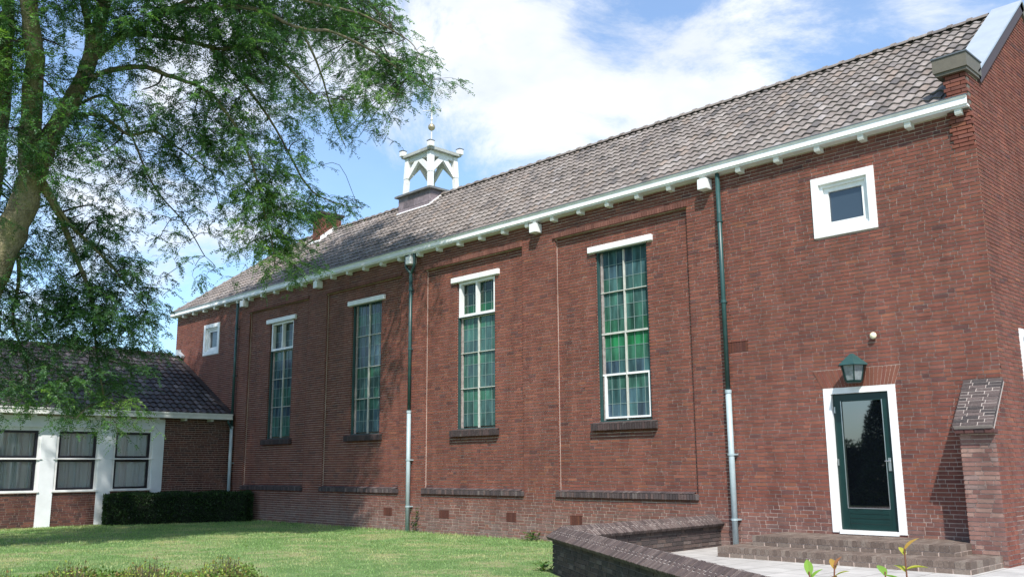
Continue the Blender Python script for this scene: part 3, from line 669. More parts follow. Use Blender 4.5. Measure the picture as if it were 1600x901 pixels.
# pointed braces and head beams on each side
for ax, sgn in ((0, -1), (0, 1), (1, -1), (1, 1)):
    m = MB(); zt = PZ_1
    A_ = corner(-1, sgn, zt) if ax == 0 else corner(sgn, -1, zt); B_ = corner(1, sgn, zt) if ax == 0 else corner(sgn, 1, zt)
    U = (B_-A_); ln = U.length; U.normalize(); T = Vector((0, sgn, 0)) if ax == 0 else Vector((sgn, 0, 0)); th = .09
    def P(u, z, t_): return A_+U*u+Vector((0, 0, z-zt))+T*t_
    def slab(pts):
        n0 = len(m.v); k = len(pts)
        for t_ in (-th/2, th/2): m.v.extend(tuple(P(u, z, t_)) for u, z in pts)
        m.f.append(tuple(n0+i for i in range(k))); m.f.append(tuple(n0+k+i for i in range(k))[::-1]); m.c += [(1, 1, 1)]*2
        for i in range(k): j = (i+1) % k; m.f.append((n0+i, n0+k+i, n0+k+j, n0+j)); m.c.append((1, 1, 1))
    slab([(0, zt-.13), (ln, zt-.13), (ln, zt+.02), (0, zt+.02)])
    mid = ln/2
    slab([(.05, zt-.66), (.05, zt-.46), (mid-.17, zt-.13), (mid, zt-.13), (mid, zt-.20)])
    slab([(ln-.05, zt-.66), (mid, zt-.20), (mid, zt-.13), (mid+.17, zt-.13), (ln-.05, zt-.46)])
    m.build('arched_brace', M_white, bel)
m = MB(); ex, ey = .72, .62; zt = PZ_1+.02
m.box(bc.x-ex, bc.x+ex, bc.y-ey, bc.y+ey, zt, zt+.09)
n0 = len(m.v); m.v += [(bc.x-ex, bc.y-ey, zt+.091), (bc.x+ex, bc.y-ey, zt+.091), (bc.x+ex, bc.y+ey, zt+.091), (bc.x-ex, bc.y+ey, zt+.091), (bc.x, bc.y, zt+.28)]
for f in ((0, 1, 4), (1, 2, 4), (2, 3, 4), (3, 0, 4)): m.f.append(tuple(n0+i for i in f)); m.c.append((1, 1, 1))
m.build('belfry_roof', M_bell_cap, bel)
for sx in (-1, 1):
    for sy in (-1, 1):
        m = MB(); c0 = Vector((bc.x+sx*ex*.95, bc.y+sy*ey*.95, 0)); m.box(c0.x-.085, c0.x+.085, c0.y-.085, c0.y+.085, zt+.06, zt+.24); f_ = m.build('corner_block', M_white, bel, bevel=.02)
        m = MB(); m.box(c0.x-.095, c0.x+.095, c0.y-.095, c0.y+.095, zt+.24, zt+.255); m.build('block_lid', M_zincdark, f_)
m = MB(); m.tube([(bc.x, bc.y, zt+.2), (bc.x, bc.y, 12.1)], .022, 8); m.tube([(bc.x, bc.y, 12.1), (bc.x, bc.y, 13.2)], .014, 6)
for a_ in (.6, .6+math.pi/2): d_ = Vector((math.cos(a_), math.sin(a_), 0))*.30; m.tube([Vector((bc.x, bc.y, 12.12))-d_, Vector((bc.x, bc.y, 12.12))+d_], .014, 6)
m.tube([(bc.x, bc.y, 11.76), (bc.x, bc.y, 11.82), (bc.x, bc.y, 11.88)], [.02, .045, .02], 8)
sp = m.build('spire_rod', M_offwhite, bel)
m = MB(); pts = [(bc.x, bc.y, 11.36+.115*math.sin(a_)) for a_ in np.linspace(-math.pi/2, math.pi/2, 13)]; pts = [(p_[0], p_[1], p_[2]+.2) for p_ in pts]; m.tube(pts, [max(.002, .115*math.cos(a_)) for a_ in np.linspace(-math.pi/2, math.pi/2, 13)], 20); m.build('ball', M_ball, sp, smooth=True)

# ============================================================ ANNEX (low wing)
annex = empty('annex', (-24.6, -6, -.47), 'low brick annex with dark pantile roof and white framed curtained windows', 'building')
AX = -22.7; AY0 = -12.5
wins = [(-3.62, -2.46), (-5.175, -4.005), (-6.74, -5.57)]
fr_holes = [(-8.2, -2.13, 2.2, 2.56)]
for a, b_ in ((-2.46, -2.13), (-4.005, -3.62), (-5.57, -5.175), (-7.15, -6.74), (-8.2, -7.15)): fr_holes.append((a, b_, -.6, 2.21))
AW = MB(); AM = MB(); wh = [(a, b_, .46, 2.2) for a, b_ in wins]
bricks(AW, (AX, 0, 0), (0, 1, 0), (1, 0, 0), -.5, 2.56, runs(AY0, -.001, wh+fr_holes), seed=41, pal=[((.15, .062, .05), 4), ((.125, .052, .045), 3), ((.18, .075, .055), 2), ((.09, .045, .042), 2)])
for a, b_, c, d in rects_minus(AY0, 0, -.6, 2.6, wh): AM.quad((AX, a, c), (AX, b_, c), (AX, b_, d), (AX, a, d))
AM.quad((AX, AY0, -.6), (AX, AY0, 2.6), (-30.6, AY0, 2.6), (-30.6, AY0, -.6)); AM.quad((-30.6, AY0, -.6), (-30.6, AY0, 2.6), (-30.6, 0, 2.6), (-30.6, 0, -.6))
AM.poly([(AX, AY0, 2.6), (-26.6, AY0, 4.9), (-30.6, AY0, 2.6)])
AM.box(-30.5, AX-.45, AY0+.1, -.05, -.6, 2.6); AM.box(-30.5, AX-.02, AY0+.1, -.05, 2.3, 2.6)
AW.build('brick_wall', M_brick, annex); AM.build('mortar_bed', M_mortar, annex)
m = MB(); xf = AX+.035
for a, b_, c, d in [(-8.2, -2.13, 2.2, 2.50)]+[(h[0], h[1], -.48, 2.2) for h in fr_holes[1:]]: m.box(AX-.1, xf, a, b_, c, d)
m.build('white_frame', mat('annex_white_paint', (.74, .76, .78), .5, noise=[(3, .92, 1.03)]), annex)
for i, (a, b_) in enumerate(wins):
    root = bpy.data.objects.new('sash_window', None); root.location = Vector((AX, a, .46)); root.parent = annex; root.matrix_parent_inverse = Matrix.Translation(-world_loc(annex)); col.objects.link(root)
    def sub(mbx, name, mm, smooth=False, l=(AX, a, .46)):
        o = mbx.build(name, mm, smooth=smooth); o.parent = root; o.matrix_parent_inverse = Matrix.Translation(-Vector(l)); return o
    m = MB()                                   # white casing, rail and sill
    for y0, y1, z0, z1 in ((a+.0, a+.07, .50, 2.2), (b_-.07, b_, .50, 2.2), (a+.07, b_-.07, 2.10, 2.2), (a+.07, b_-.07, 1.325, 1.365)): m.box(AX-.12, AX+.015, y0, y1, z0, z1)
    m.box(AX-.12, AX+.02, a+.001, b_-.001, .465, .50)
    m.box(AX+.036, AX+.07, a-.03, b_+.03, .445, .485); m.box(AX+.036, AX+.062, a-.05, b_+.05, 1.33, 1.35); m.box(AX+.036, AX+.07, a-.06, b_+.06, 2.19, 2.225)
    sub(m, 'window_casing', M_white)
    m = MB()
    for z0, z1 in ((.505, 1.322), (1.368, 2.098)):
        A_, B_ = a+.072, b_-.072
        for y0, y1, c, d in ((A_, A_+.065, z0, z1), (B_-.065, B_, z0, z1), (A_+.065, B_-.065, z0, z0+.055), (A_+.065, B_-.065, z1-.06, z1)): m.box(AX-.09, AX-.03, y0, y1, c, d)
    sub(m, 'black_sash', M_black)
    m = MB(); nn_ = 90
    for zz0, zz1 in ((.5, 2.15),):
        pts = []
        for k in range(nn_+1):
            y = a+.06+(b_-a-.12)*k/nn_; ph = k*.55+2*math.sin(k*.21+i); pts.append((AX-.125+.038*math.sin(ph)+.008*math.sin(ph*2.3), y))
        for k in range(nn_):
            p, q = pts[k], pts[k+1]; m.quad((p[0], p[1], zz0), (q[0], q[1], zz0), (q[0], q[1], zz1), (p[0], p[1], zz1))
    sub(m, 'net_curtain', M_curtain, smooth=True)
    m = MB(); m.box(AX-.065, AX-.055, a+.10, b_-.10, .53, 2.08)
    gm = bpy.data.materials.get('clear_glass')
    if gm is None:
        gm = bpy.data.materials.new('clear_glass'); gm.use_nodes = True; t = gm.node_tree; t.nodes.clear()
        o_ = N(t, 'ShaderNodeOutputMaterial'); gl = N(t, 'ShaderNodeBsdfGlossy'); gl.inputs['Roughness'].default_value = .02; tr = N(t, 'ShaderNodeBsdfTransparent'); tr.inputs[0].default_value = (.95, .97, .97, 1); ms = N(t, 'ShaderNodeMixShader'); fz = N(t, 'ShaderNodeFresnel'); fz.inputs[0].default_value = 1.6
        LK(t, fz.outputs[0], ms.inputs[0]); LK(t, tr.outputs[0], ms.inputs[1]); LK(t, gl.outputs[0], ms.inputs[2]); LK(t, ms.outputs[0], o_.inputs[0])
    sub(m, 'pane', gm)
# annex roof
aex, aez, arx, arz = -22.42, 2.70, -26.6, 4.92
S = Vector((arx-aex, 0, arz-aez)); aL = S.length; S.normalize(); an = Vector((-S.z, 0, S.x)); an = -an if an.z < 0 else an
m = MB(); tiles(m, (aex, AY0-.1, aez), (0, 1, 0), S, an, -AY0-.02, aL, .21, .30, lambda u, s: True, TD, seed=8)
ar = m.build('tiled_roof', M_tile_dark, annex)
m = MB(); m.quad((aex, AY0-.1, aez), (aex, -.01, aez), (arx, -.01, arz), (arx, AY0-.1, arz), TD[0][0]); m.quad((arx, AY0-.1, arz), (arx, -.01, arz), (2*arx-aex, -.01, aez), (2*arx-aex, AY0-.1, aez), TD[0][0]); m.build('roof_deck', M_tile_dark, ar)
m = MB(); ridge_caps(m, (arx, AY0-.1, arz+.03), (arx, -.12, arz+.03), .085, .36, TD); m.build('ridge_tiles', M_tile_dark, ar)
m = MB(); m.box(AX+.0, -22.33, AY0-.1, -.13, 2.545, 2.70); m.box(-22.331, -22.31, AY0-.1, -.12, 2.67, 2.715); m.box(-22.331, -22.318, AY0-.1, -.12, 2.54, 2.57); m.build('gutter', M_offwhite, annex)
for k in range(14):
    y = -.75-.85*k; m = MB(); m.box(AX+.005, -22.42, y-.04, y+.04, 2.47, 2.544); m.build('eaves_bracket', M_offwhite, annex)
m = MB(); m.tube([(-22.37, -.25, 2.56), (-22.37, -.25, 2.46), (-22.38, -.14, 2.32), (-22.39, -.11, 2.22)], .035, 8); m.build('gutter_outlet', M_pipe, annex)
m = MB()      # flashing where the annex ridge meets the church
m.obox((-26.62, -.16, 4.93), (.16, 0, 0), (0, .13, 0), (0, 0, .20)); m.obox((-26.5, -.14, 4.99), (.30, 0, -.16), (0, .12, 0), (.03, 0, .07)); m.build('ridge_flashing', M_zinc, annex)

# ============================================================ STEPS
m = MB(); bed = MB(); SP = [((.185, .14, .115), 4), ((.15, .112, .092), 3), ((.22, .175, .145), 2)]
def step(x0, x1, y0, z0, z1):
    bed.box(x0+.008, x1-.008, y0+.008, -.012, z0-.1, z1-.004, (.3, .27, .24))
    h2 = (z1-z0)
    rowlock(m, (x0, y0, z1-.085), (1, 0, 0), (0, 1, 0), (0, 0, 1), x1-x0, .21, .085, SP, .068, .008, .0012)
    y = y0+.22
    while y < -.06:
        rowlock(m, (x0+.0, y, z1-.083), (1, 0, 0), (0, 1, 0), (0, 0, 1), x1-x0, min(.21, -.03-y), .082, SP, .068, .008, .0012); y += .22
    u = x0
    while u < x1-.03: e_ = min(u+.21, x1); m.box(u, e_-.009, y0+.004, y0+.1, z0, z1-.095, pick(SP)); u += .22
    y = y0+.01
    while y < -.1: m.box(x1-.1, x1-.004, y, y+.20, z0, z1-.095, pick(SP)); m.box(x0+.004, x0+.1, y, y+.20, z0, z1-.095, pick(SP)); y += .22
step(-3.80, -.06, -1.68, -.35, -.195); step(-3.52, -.45, -1.12, -.192, -.05)
st = m.build('door_steps', M_lead); tag(st, 'two low wide grey brown brick steps in front of the green door', 'steps'); bed.build('mortar_bed', M_mortar, st)

# ============================================================ GARDEN WALL
m = MB(); bed = MB(); cp = MB(); cb_ = MB()
GP = [((.085, .062, .058), 3), ((.11, .08, .07), 2), ((.065, .052, .05), 3), ((.14, .11, .10), 1)]
A0 = Vector((-4.93, -.012, 0)); A1 = Vector((-4.83, -4.12, 0)); B1 = A1+GD*9.2
def wallrun(P, Q, seed):
    d = (Q-P); ln = d.length; d.normalize(); n_ = Vector((d.y, -d.x, 0)); hw = .11
    for s in (1, -1):
        O = P+n_*hw*s; U = d
        bricks(m, O, U, n_*s, -.56, .02, lambda z: [(-.05, ln+.05)], pal=GP, seed=seed+s)
    bed.obox(P-n_*hw+Vector((0, 0, -.6)), d*ln, n_*(2*hw), (0, 0, .66))
    # saddle coping: two slopes of bricks on edge
    rz, ez, w_ = .175, .035, .21
    for s in (1, -1):
        e_ = n_*s*w_; slope = Vector((0, 0, ez-rz))+e_; sl_ = slope.length; sd_ = slope.normalized(); up = d.cross(sd_); up = up if up.z > 0 else -up
        x0_ = -w_*(.27 if s*seedsign[seed] > 0 else -.0); k = int((ln)/.0605)
        for i in range(-3, k+3):
            t_ = i*.0605; a_ = .105 if i % 2 else .145
            for q0, q1 in ((.006, a_-.006), (a_+.006, sl_)):
                # mitre at the corner: skip beyond the bisector
                mid = P+d*(t_+.03)+sd_*((q0+q1)/2)+Vector((0, 0, rz))
                if not keep_side(mid, seed): continue
                j = random.uniform(-.003, .003)
                cp.obox(P+d*(t_+.006)+sd_*q0+Vector((0, 0, rz))-up*.045, d*.0475, sd_*(q1-q0)*(1) , up*(.0525+j), pick([((.125, .092, .084), 3), ((.10, .074, .070), 3), ((.15, .115, .105), 2), ((.085, .064, .060), 1.5)]))
        cb_.obox(P+d*(-.0)+Vector((0, 0, rz))-up*.05, d*ln, sd_*(sl_-.008), up*.0515)
seedsign = {51: 1, 61: 1}
dA = (A1-A0).normalized(); bis = (dA+GD)    # plane through A1 splitting the two runs
bis.normalize()
def keep_side(p, seed):
    v = (p-A1); v.z = 0; s = v.dot(bis)
    if seed == 51: return s <= 0.0 and p.y < -.0
    return s > 0.0 and (p-A1).dot(GD) < 9.2
# points on run A are behind A1 along -dA: sign test
if ((A0-A1).dot(bis)) > 0: bis = -bis
wallrun(A0, A1, 51); wallrun(A1, B1, 61)
g = m.build('garden_wall', M_lead); tag(g, 'low dark brick garden wall with saddle coping, bent at a corner beside the lawn', 'garden wall')
bed.build('mortar_bed', M_mort_dark, g); c_ = cp.build('brick_coping', M_lead, g); cb_.build('coping_bed', M_joint, c_)

# ============================================================ SMALL FITTINGS
lx, lz = -2.10, 2.30
lamp = empty('wall_lamp', (lx, 0, lz), 'dark green lantern with pointed hood fixed above the door', 'wall lamp')
m = MB(); y0 = -.20
def frus(m, cx, cy, z0, z1, a, b, colr=(1, 1, 1), n=4, rot=math.pi/4):
    n0 = len(m.v)
    for z, r_ in ((z0, a), (z1, b)):
        for k in range(n): th = rot+2*math.pi*k/n; m.v.append((cx+math.cos(th)*r_, cy+math.sin(th)*r_, z))
    m.f.append(tuple(n0+k for k in range(n))[::-1]); m.f.append(tuple(n0+n+k for k in range(n))); m.c += [colr]*2
    for k in range(n): m.f.append((n0+k, n0+(k+1) % n, n0+n+(k+1) % n, n0+n+k)); m.c.append(colr)
frus(m, lx, y0, 2.585, 2.76, .245, .03, n=6, rot=0); frus(m, lx, y0, 2.57, 2.585, .25, .245, n=6, rot=0)
m.build('lamp_hood', M_pipe, lamp)
m = MB(); frus(m, lx, y0, 2.30, 2.335, .125, .135, n=6, rot=0)
for k in range(6):
    th = math.pi*k/3; m.tube([(lx+math.cos(th)*.13, y0+math.sin(th)*.13, 2.32), (lx+math.cos(th)*.19, y0+math.sin(th)*.19, 2.58)], .010, 4)
m.box(lx-.03, lx+.03, -.20, -.01, 2.60, 2.64); m.box(lx-.06, lx+.06, -.02, -.008, 2.50, 2.70); m.build('lamp_frame', M_green, lamp)
m = MB(); frus(m, lx, y0, 2.336, 2.568, .122, .178, n=6, rot=0); m.build('lamp_glass', mat('frosted_glass', (.20, .23, .24), .25, spec=.7, noise=[(20, .7, 1.2)]), lamp)
m = MB(); rr = .045; pts = [(-1.79, -.012-.085*t_/8, 3.03) for t_ in range(9)]; m.tube(pts, [.03, .03, .038, .05, .055, .055, .05, .035, .006], 14)
tag(m.build('sensor_cap', M_cream, smooth=True), 'small round cream cap on the brick wall above the lantern', 'sensor')

# ============================================================ LEAVES
def frond_proto():
    """a pinnate leaf along +x drooping in z: quads (u0..)"""
    return None
class Leaves:
    def __init__(s): s.V = []; s.C = []
    def add(s, P, C): s.V.append(P.reshape(-1, 3)); s.C.append(C)
    def build(s, name, m, parent=None):
        V = np.concatenate(s.V).astype(np.float32); C = np.concatenate(s.C).astype(np.float32); nq = len(V)//4
        me = bpy.data.meshes.new(name); me.vertices.add(len(V)); me.vertices.foreach_set('co', V.ravel()); me.loops.add(len(V)); me.loops.foreach_set('vertex_index', np.arange(len(V), dtype=np.int32))
        me.polygons.add(nq); me.polygons.foreach_set('loop_start', np.arange(0, len(V), 4, dtype=np.int32)); me.polygons.foreach_set('loop_total', np.full(nq, 4, dtype=np.int32)); me.update(calc_edges=True)
        ca = me.color_attributes.new('Col', 'FLOAT_COLOR', 'CORNER'); cc = np.ones((len(V), 4), np.float32); cc[:, :3] = np.repeat(C, 4, axis=0); ca.data.foreach_set('color', cc.ravel())
        me.materials.append(m); o = bpy.data.objects.new(name, me); col.objects.link(o)
        if parent: o.parent = parent; o.matrix_parent_inverse = Matrix.Translation(-world_loc(parent))
        return o
def unit(v): return v/np.maximum(1e-9, np.linalg.norm(v, axis=-1, keepdims=True))
def fronds(L, base, dirs, length, npair=6, lw=.013, ll=.042, cols=None, droop=.35):
    """base (n,3), dirs (n,3): pinnate leaves with npair pairs of leaflets"""
    n = len(base); t = np.linspace(.12, 1, npair)
    side = unit(np.cross(dirs, np.array([0, 0, 1.])+rng.normal(0, .35, (n, 3)))); 
    upv = unit(np.cross(side, dirs))
    Ln = length[:, None, None]
    rach = base[:, None, :]+dirs[:, None, :]*(Ln*t[None, :, None])+np.array([0, 0, -1.])*(droop*Ln*(t**2)[None, :, None])
    quads = []; 
    for s in (-1, 1):
        d = unit(side[:, None, :]*s+dirs[:, None, :]*.75+rng.normal(0, .22, (n, npair, 3))-np.array([0, 0, .25]))
        wv = unit(np.cross(d, upv[:, None, :]+rng.normal(0, .5, (n, npair, 3))))*lw
        l = ll*rng.uniform(.75, 1.2, (n, npair, 1))
        a = rach; q = np.stack([a-wv*.25, a+d*l*.5-wv, a+d*l, a+d*l*.5+wv], axis=2)
        quads.append(q)
    Q = np.stack(quads, 2)            # n,npair,2,4,3
    L.add(Q, np.repeat(cols, npair*2, axis=0)*rng.uniform(.8, 1.2, (n*npair*2, 1)))

# ============================================================ THE BIG TREE
tree = empty('locust_tree', ray(-75, 740, 20.5), 'big feathery locust tree with mossy leaning trunks shading the lawn and annex', 'tree')
_p, _q = ray(-90, 640, 20.3), ray(-45, 520, 20.2); _k = (_p.z+.6)/(_q.z-_p.z); foot = _p+(_p-_q)*_k*.55; foot.z = -.6; tree.location = (foot.x, foot.y, -.47)
limbs = MB(); twigs = MB()
nodes = []       # (point, radius) samples on limbs, from which branches spring
def smooth_path(pts, n=5):
    out_ = []
    P = [Vector(p) for p in pts]; P = [2*P[0]-P[1]]+P+[2*P[-1]-P[-2]]
    for i in range(1, len(P)-2):
        for k in range(n):
            t_ = k/n; a, b, c, d = P[i-1], P[i], P[i+1], P[i+2]
            out_.append(.5*((2*b)+(c-a)*t_+(2*a-5*b+4*c-d)*t_**2+(3*b-a-3*c+d)*t_**3))
    out_.append(P[-2]); return out_
def far(u, d): return d+max(0, min(1, (u-420)/200))*2.0
def limb(pts, r0, r1, seg=10, wob=.03, reg=True, mb=None, pre=()):
    """pts: (u, v, distance) along the limb"""
    path = smooth_path(list(pre)+[ray(p[0], p[1], far(p[0], p[2])) for p in pts], 5); n = len(path)
    kk = .80 if r0 > .09 else .9; rad = [kk*(r0+(r1-r0)*(i/(n-1))) for i in range(n)]
    path = [p+Vector([random.gauss(0, wob*rad[i]*2) for _ in range(3)]) if 0 < i < n-1 else p for i, p in enumerate(path)]
    (mb or limbs).tube(path, [r*(1+random.uniform(-.08, .08)) for r in rad], seg)
    if reg:
        for p, r in zip(path, rad): nodes.append((p, r))
base_p = Vector(tree.location)
limb([(-90, 640, 20.3), (-45, 520, 20.2), (-8, 420, 20.1), (32, 330, 20), (52, 268, 20)], .50, .30, 16, pre=(foot, foot.lerp(_p, .5)+Vector((0, 0, -.1))))
limb([(48, 285, 20), (48, 220, 19.9), (50, 150, 19.7), (55, 90, 19.5), (44, 10, 19.3), (40, -120, 19), (60, -260, 18.6)], .27, .13, 12)
limb([(52, 282, 20), (78, 215, 20), (108, 165, 20), (132, 118, 20), (150, 60, 19.9), (163, 5, 19.8), (200, -110, 19.6), (240, -230, 19.5)], .25, .10, 12)
limb([(-62, 560, 20.3), (-48, 430, 20.5), (-12, 300, 20.7), (2, 190, 20.6), (8, 90, 20.3), (12, 0, 20.2), (-10, -130, 20)], .24, .12, 12)
limb([(130, 120, 20), (140, 60, 20.1), (132, 10, 20.2), (120, -80, 20.3), (140, -200, 20.3)], .11, .05, 8)
# long reaching branches
br = [
 ([(112, 160, 20), (150, 118, 19.9), (222, 105, 19.7), (262, 118, 19.5), (310, 135, 19.4), (345, 160, 19.3)], .07, .03),
 ([(143, 95, 20), (180, 62, 19.9), (215, 45, 19.8), (252, 22, 19.6), (300, 0, 19.4), (380, -20, 19.2), (470, 0, 19.2), (560, 20, 19.4)], .10, .025),
 ([(195, 53, 19.9), (240, 55, 19.8), (290, 63, 19.7), (340, 76, 19.6), (400, 76, 19.6), (450, 105, 19.6), (490, 150, 19.6)], .065, .02),
 ([(260, 20, 19.6), (330, 12, 19.5), (400, 15, 19.4), (470, 45, 19.4), (520, 50, 19.5), (590, 85, 19.6), (640, 120, 19.7), (680, 140, 19.8)], .06, .012),
 ([(120, 178, 20), (160, 182, 20), (200, 210, 20), (240, 205, 20), (270, 225, 20), (330, 268, 20)], .05, .015),
 ([(110, 170, 20), (165, 150, 20.2), (200, 200, 20.2), (240, 290, 20.3), (290, 350, 20.4), (320, 400, 20.5)], .035, .01),
 ([(60, 285, 20), (90, 330, 20.2), (118, 400, 20.5), (140, 460, 20.7), (150, 540, 20.9), (165, 640, 21)], .08, .015),
 ([(64, 275, 20), (105, 345, 20.2), (160, 400, 20.5), (195, 440, 20.6), (230, 480, 20.7)], .05, .012),
 ([(340, 160, 19.3), (370, 200, 19.3), (395, 260, 19.3), (410, 320, 19.4), (425, 380, 19.5), (430, 420, 19.5)], .035, .012),
 ([(330, 76, 19.6), (380, 130, 19.7), (430, 200, 19.8), (480, 290, 20), (520, 315, 20.2), (560, 325, 20.4)], .04, .01),
 ([(470, 45, 19.4), (500, 110, 19.5), (520, 180, 19.7), (540, 230, 19.8)], .03, .01),
 ([(560, 20, 19.4), (600, 40, 19.5), (640, 65, 19.6), (655, 85, 19.6)], .025, .008),
 ([(20, 350, 20), (30, 430, 20.3), (20, 500, 20.6), (40, 560, 20.9), (50, 620, 21)], .05, .012),
 ([(-30, 480, 20.2), (0, 500, 20.6), (-20, 600, 20.8)], .04, .015),
 ([(10, 60, 20.3), (-40, 20, 20), (-80, -60, 19.6)], .06, .03),
 ([(45, 10, 19.3), (80, -40, 19), (150, -130, 18.6), (240, -180, 18.4), (330, -200, 18.4)], .08, .03),
 ([(200, -110, 19.6), (300, -130, 19.7), (400, -120, 19.8), (500, -90, 20)], .06, .02),
 ([(60, -200, 18.8), (0, -300, 18.5), (60, -420, 19)], .07, .03),
]
for p, r0, r1 in br: limb(p, r0, r1, 7, .05)
# foliage clumps: (u, v, distance, spread in px, weight, tint) tint 1 = fresh green, also paints sunlit clumps lighter
CL = []
def cl(u, v, d, s, w=1., tint=0): CL.append((u, v, far(u, d) if (u < 430 or G.random() < .5) else 25.6-(u-468)*.024+G.uniform(-.5, .5), s, w, tint))
G = random.Random(12)
def field(u0, u1, v0, v1, n, s=38, w=1., tint=0, d0=18.9, d1=20.6, inside=None):
    k = 0
    while k < n:
        u, v = G.uniform(u0, u1), G.uniform(v0, v1)
        if inside and not inside(u, v): continue
        cl(u, v, G.uniform(d0, d1), s*G.uniform(.7, 1.2), w*G.uniform(.6, 1.3), max(0, min(1, tint+G.uniform(-.25, .3)))); k += 1
field(180, 600, -30, 70, 22, 36, 1.1, .35, 18.8, 20.3)
field(330, 640, 50, 150, 19, 34, 1.1, .4, 18.8, 20.3)
field(300, 590, 120, 205, 12, 32, 1.0, .45, 18.8, 20)
field(-60, 200, -40, 120, 16, 38, .8, .4)
field(-40, 330, 110, 260, 22, 42, .6, .2)
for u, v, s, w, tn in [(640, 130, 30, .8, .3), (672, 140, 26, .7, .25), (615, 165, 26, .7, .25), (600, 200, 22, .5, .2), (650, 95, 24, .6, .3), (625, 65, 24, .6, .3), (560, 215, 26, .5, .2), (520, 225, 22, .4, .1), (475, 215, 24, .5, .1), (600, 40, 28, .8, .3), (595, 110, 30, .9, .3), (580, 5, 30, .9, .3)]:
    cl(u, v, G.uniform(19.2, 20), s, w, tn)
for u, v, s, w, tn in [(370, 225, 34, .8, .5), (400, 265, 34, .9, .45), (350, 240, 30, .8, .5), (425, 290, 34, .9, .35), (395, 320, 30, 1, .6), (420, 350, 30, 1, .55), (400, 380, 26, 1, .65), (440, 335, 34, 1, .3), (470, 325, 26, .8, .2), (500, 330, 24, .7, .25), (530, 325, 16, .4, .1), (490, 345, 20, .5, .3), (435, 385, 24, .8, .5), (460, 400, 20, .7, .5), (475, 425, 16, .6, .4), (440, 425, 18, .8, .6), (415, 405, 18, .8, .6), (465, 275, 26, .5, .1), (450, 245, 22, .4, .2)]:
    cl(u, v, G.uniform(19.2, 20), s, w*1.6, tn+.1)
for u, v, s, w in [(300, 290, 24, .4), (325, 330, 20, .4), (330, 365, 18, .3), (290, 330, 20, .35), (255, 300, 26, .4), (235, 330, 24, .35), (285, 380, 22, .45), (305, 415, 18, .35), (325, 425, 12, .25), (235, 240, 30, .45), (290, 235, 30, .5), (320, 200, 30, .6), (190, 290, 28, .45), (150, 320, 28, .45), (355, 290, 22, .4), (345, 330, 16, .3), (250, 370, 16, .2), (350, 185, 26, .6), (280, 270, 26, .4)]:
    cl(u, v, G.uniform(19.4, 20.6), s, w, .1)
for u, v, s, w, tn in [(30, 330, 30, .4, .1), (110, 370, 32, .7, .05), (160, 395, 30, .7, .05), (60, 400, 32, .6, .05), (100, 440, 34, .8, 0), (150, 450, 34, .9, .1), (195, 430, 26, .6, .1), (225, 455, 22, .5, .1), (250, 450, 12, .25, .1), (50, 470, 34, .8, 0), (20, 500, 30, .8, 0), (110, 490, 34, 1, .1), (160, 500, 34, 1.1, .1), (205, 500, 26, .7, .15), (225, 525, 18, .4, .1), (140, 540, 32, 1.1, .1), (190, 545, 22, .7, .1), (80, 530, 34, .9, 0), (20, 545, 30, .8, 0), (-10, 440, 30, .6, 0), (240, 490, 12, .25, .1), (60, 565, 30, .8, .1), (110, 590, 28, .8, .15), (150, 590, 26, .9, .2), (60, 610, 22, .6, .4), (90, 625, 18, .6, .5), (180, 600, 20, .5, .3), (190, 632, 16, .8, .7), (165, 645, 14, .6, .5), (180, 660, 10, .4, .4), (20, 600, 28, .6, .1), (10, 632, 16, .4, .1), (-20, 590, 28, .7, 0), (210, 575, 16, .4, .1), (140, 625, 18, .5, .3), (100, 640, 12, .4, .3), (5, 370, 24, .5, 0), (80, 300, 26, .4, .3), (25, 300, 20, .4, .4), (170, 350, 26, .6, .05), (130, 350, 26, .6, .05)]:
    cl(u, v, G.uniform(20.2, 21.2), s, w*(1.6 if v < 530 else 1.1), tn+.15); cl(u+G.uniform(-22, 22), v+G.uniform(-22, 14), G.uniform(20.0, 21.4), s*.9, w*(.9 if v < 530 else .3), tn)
field(-200, -60, -60, 600, 22, 50, .9, .1, 19.5, 21.5)
def proj(p):
    d = CM.transposed() @ (Vector(p)-CAMP); return 800+1437.886*d.x/-d.z, 450.5-1437.886*d.y/-d.z
def crown(c, r, n, s, lim):
    k = 0
    for _ in range(20000):
        if k >= n: break
        q = Vector([G.uniform(-1, 1) for _ in range(3)])
        if q.length > 1: continue
        p = Vector((c[0]+q.x*r[0], c[1]+q.y*r[1], c[2]+q.z*r[2])); u, v = proj(p)
        if v > lim: continue
        CL.append((u, v, (p-CAMP).length, s*G.uniform(.7, 1.2), 1.2*G.uniform(.7, 1.2), G.uniform(.1, .6))); k += 1
crown((-15, -6.8, 12.2), (5.8, 4.4, 3.6), 150, 60, -85)
crown((-16.2, -2.4, 12.7), (3.0, 1.6, 1.1), 16, 46, 60)
nodeP = np.array([tuple(p) for p, r in nodes]); nodeR = np.array([r for p, r in nodes])
LV = Leaves()
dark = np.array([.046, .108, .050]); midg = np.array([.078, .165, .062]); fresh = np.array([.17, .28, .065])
PXM = 20/1437.886
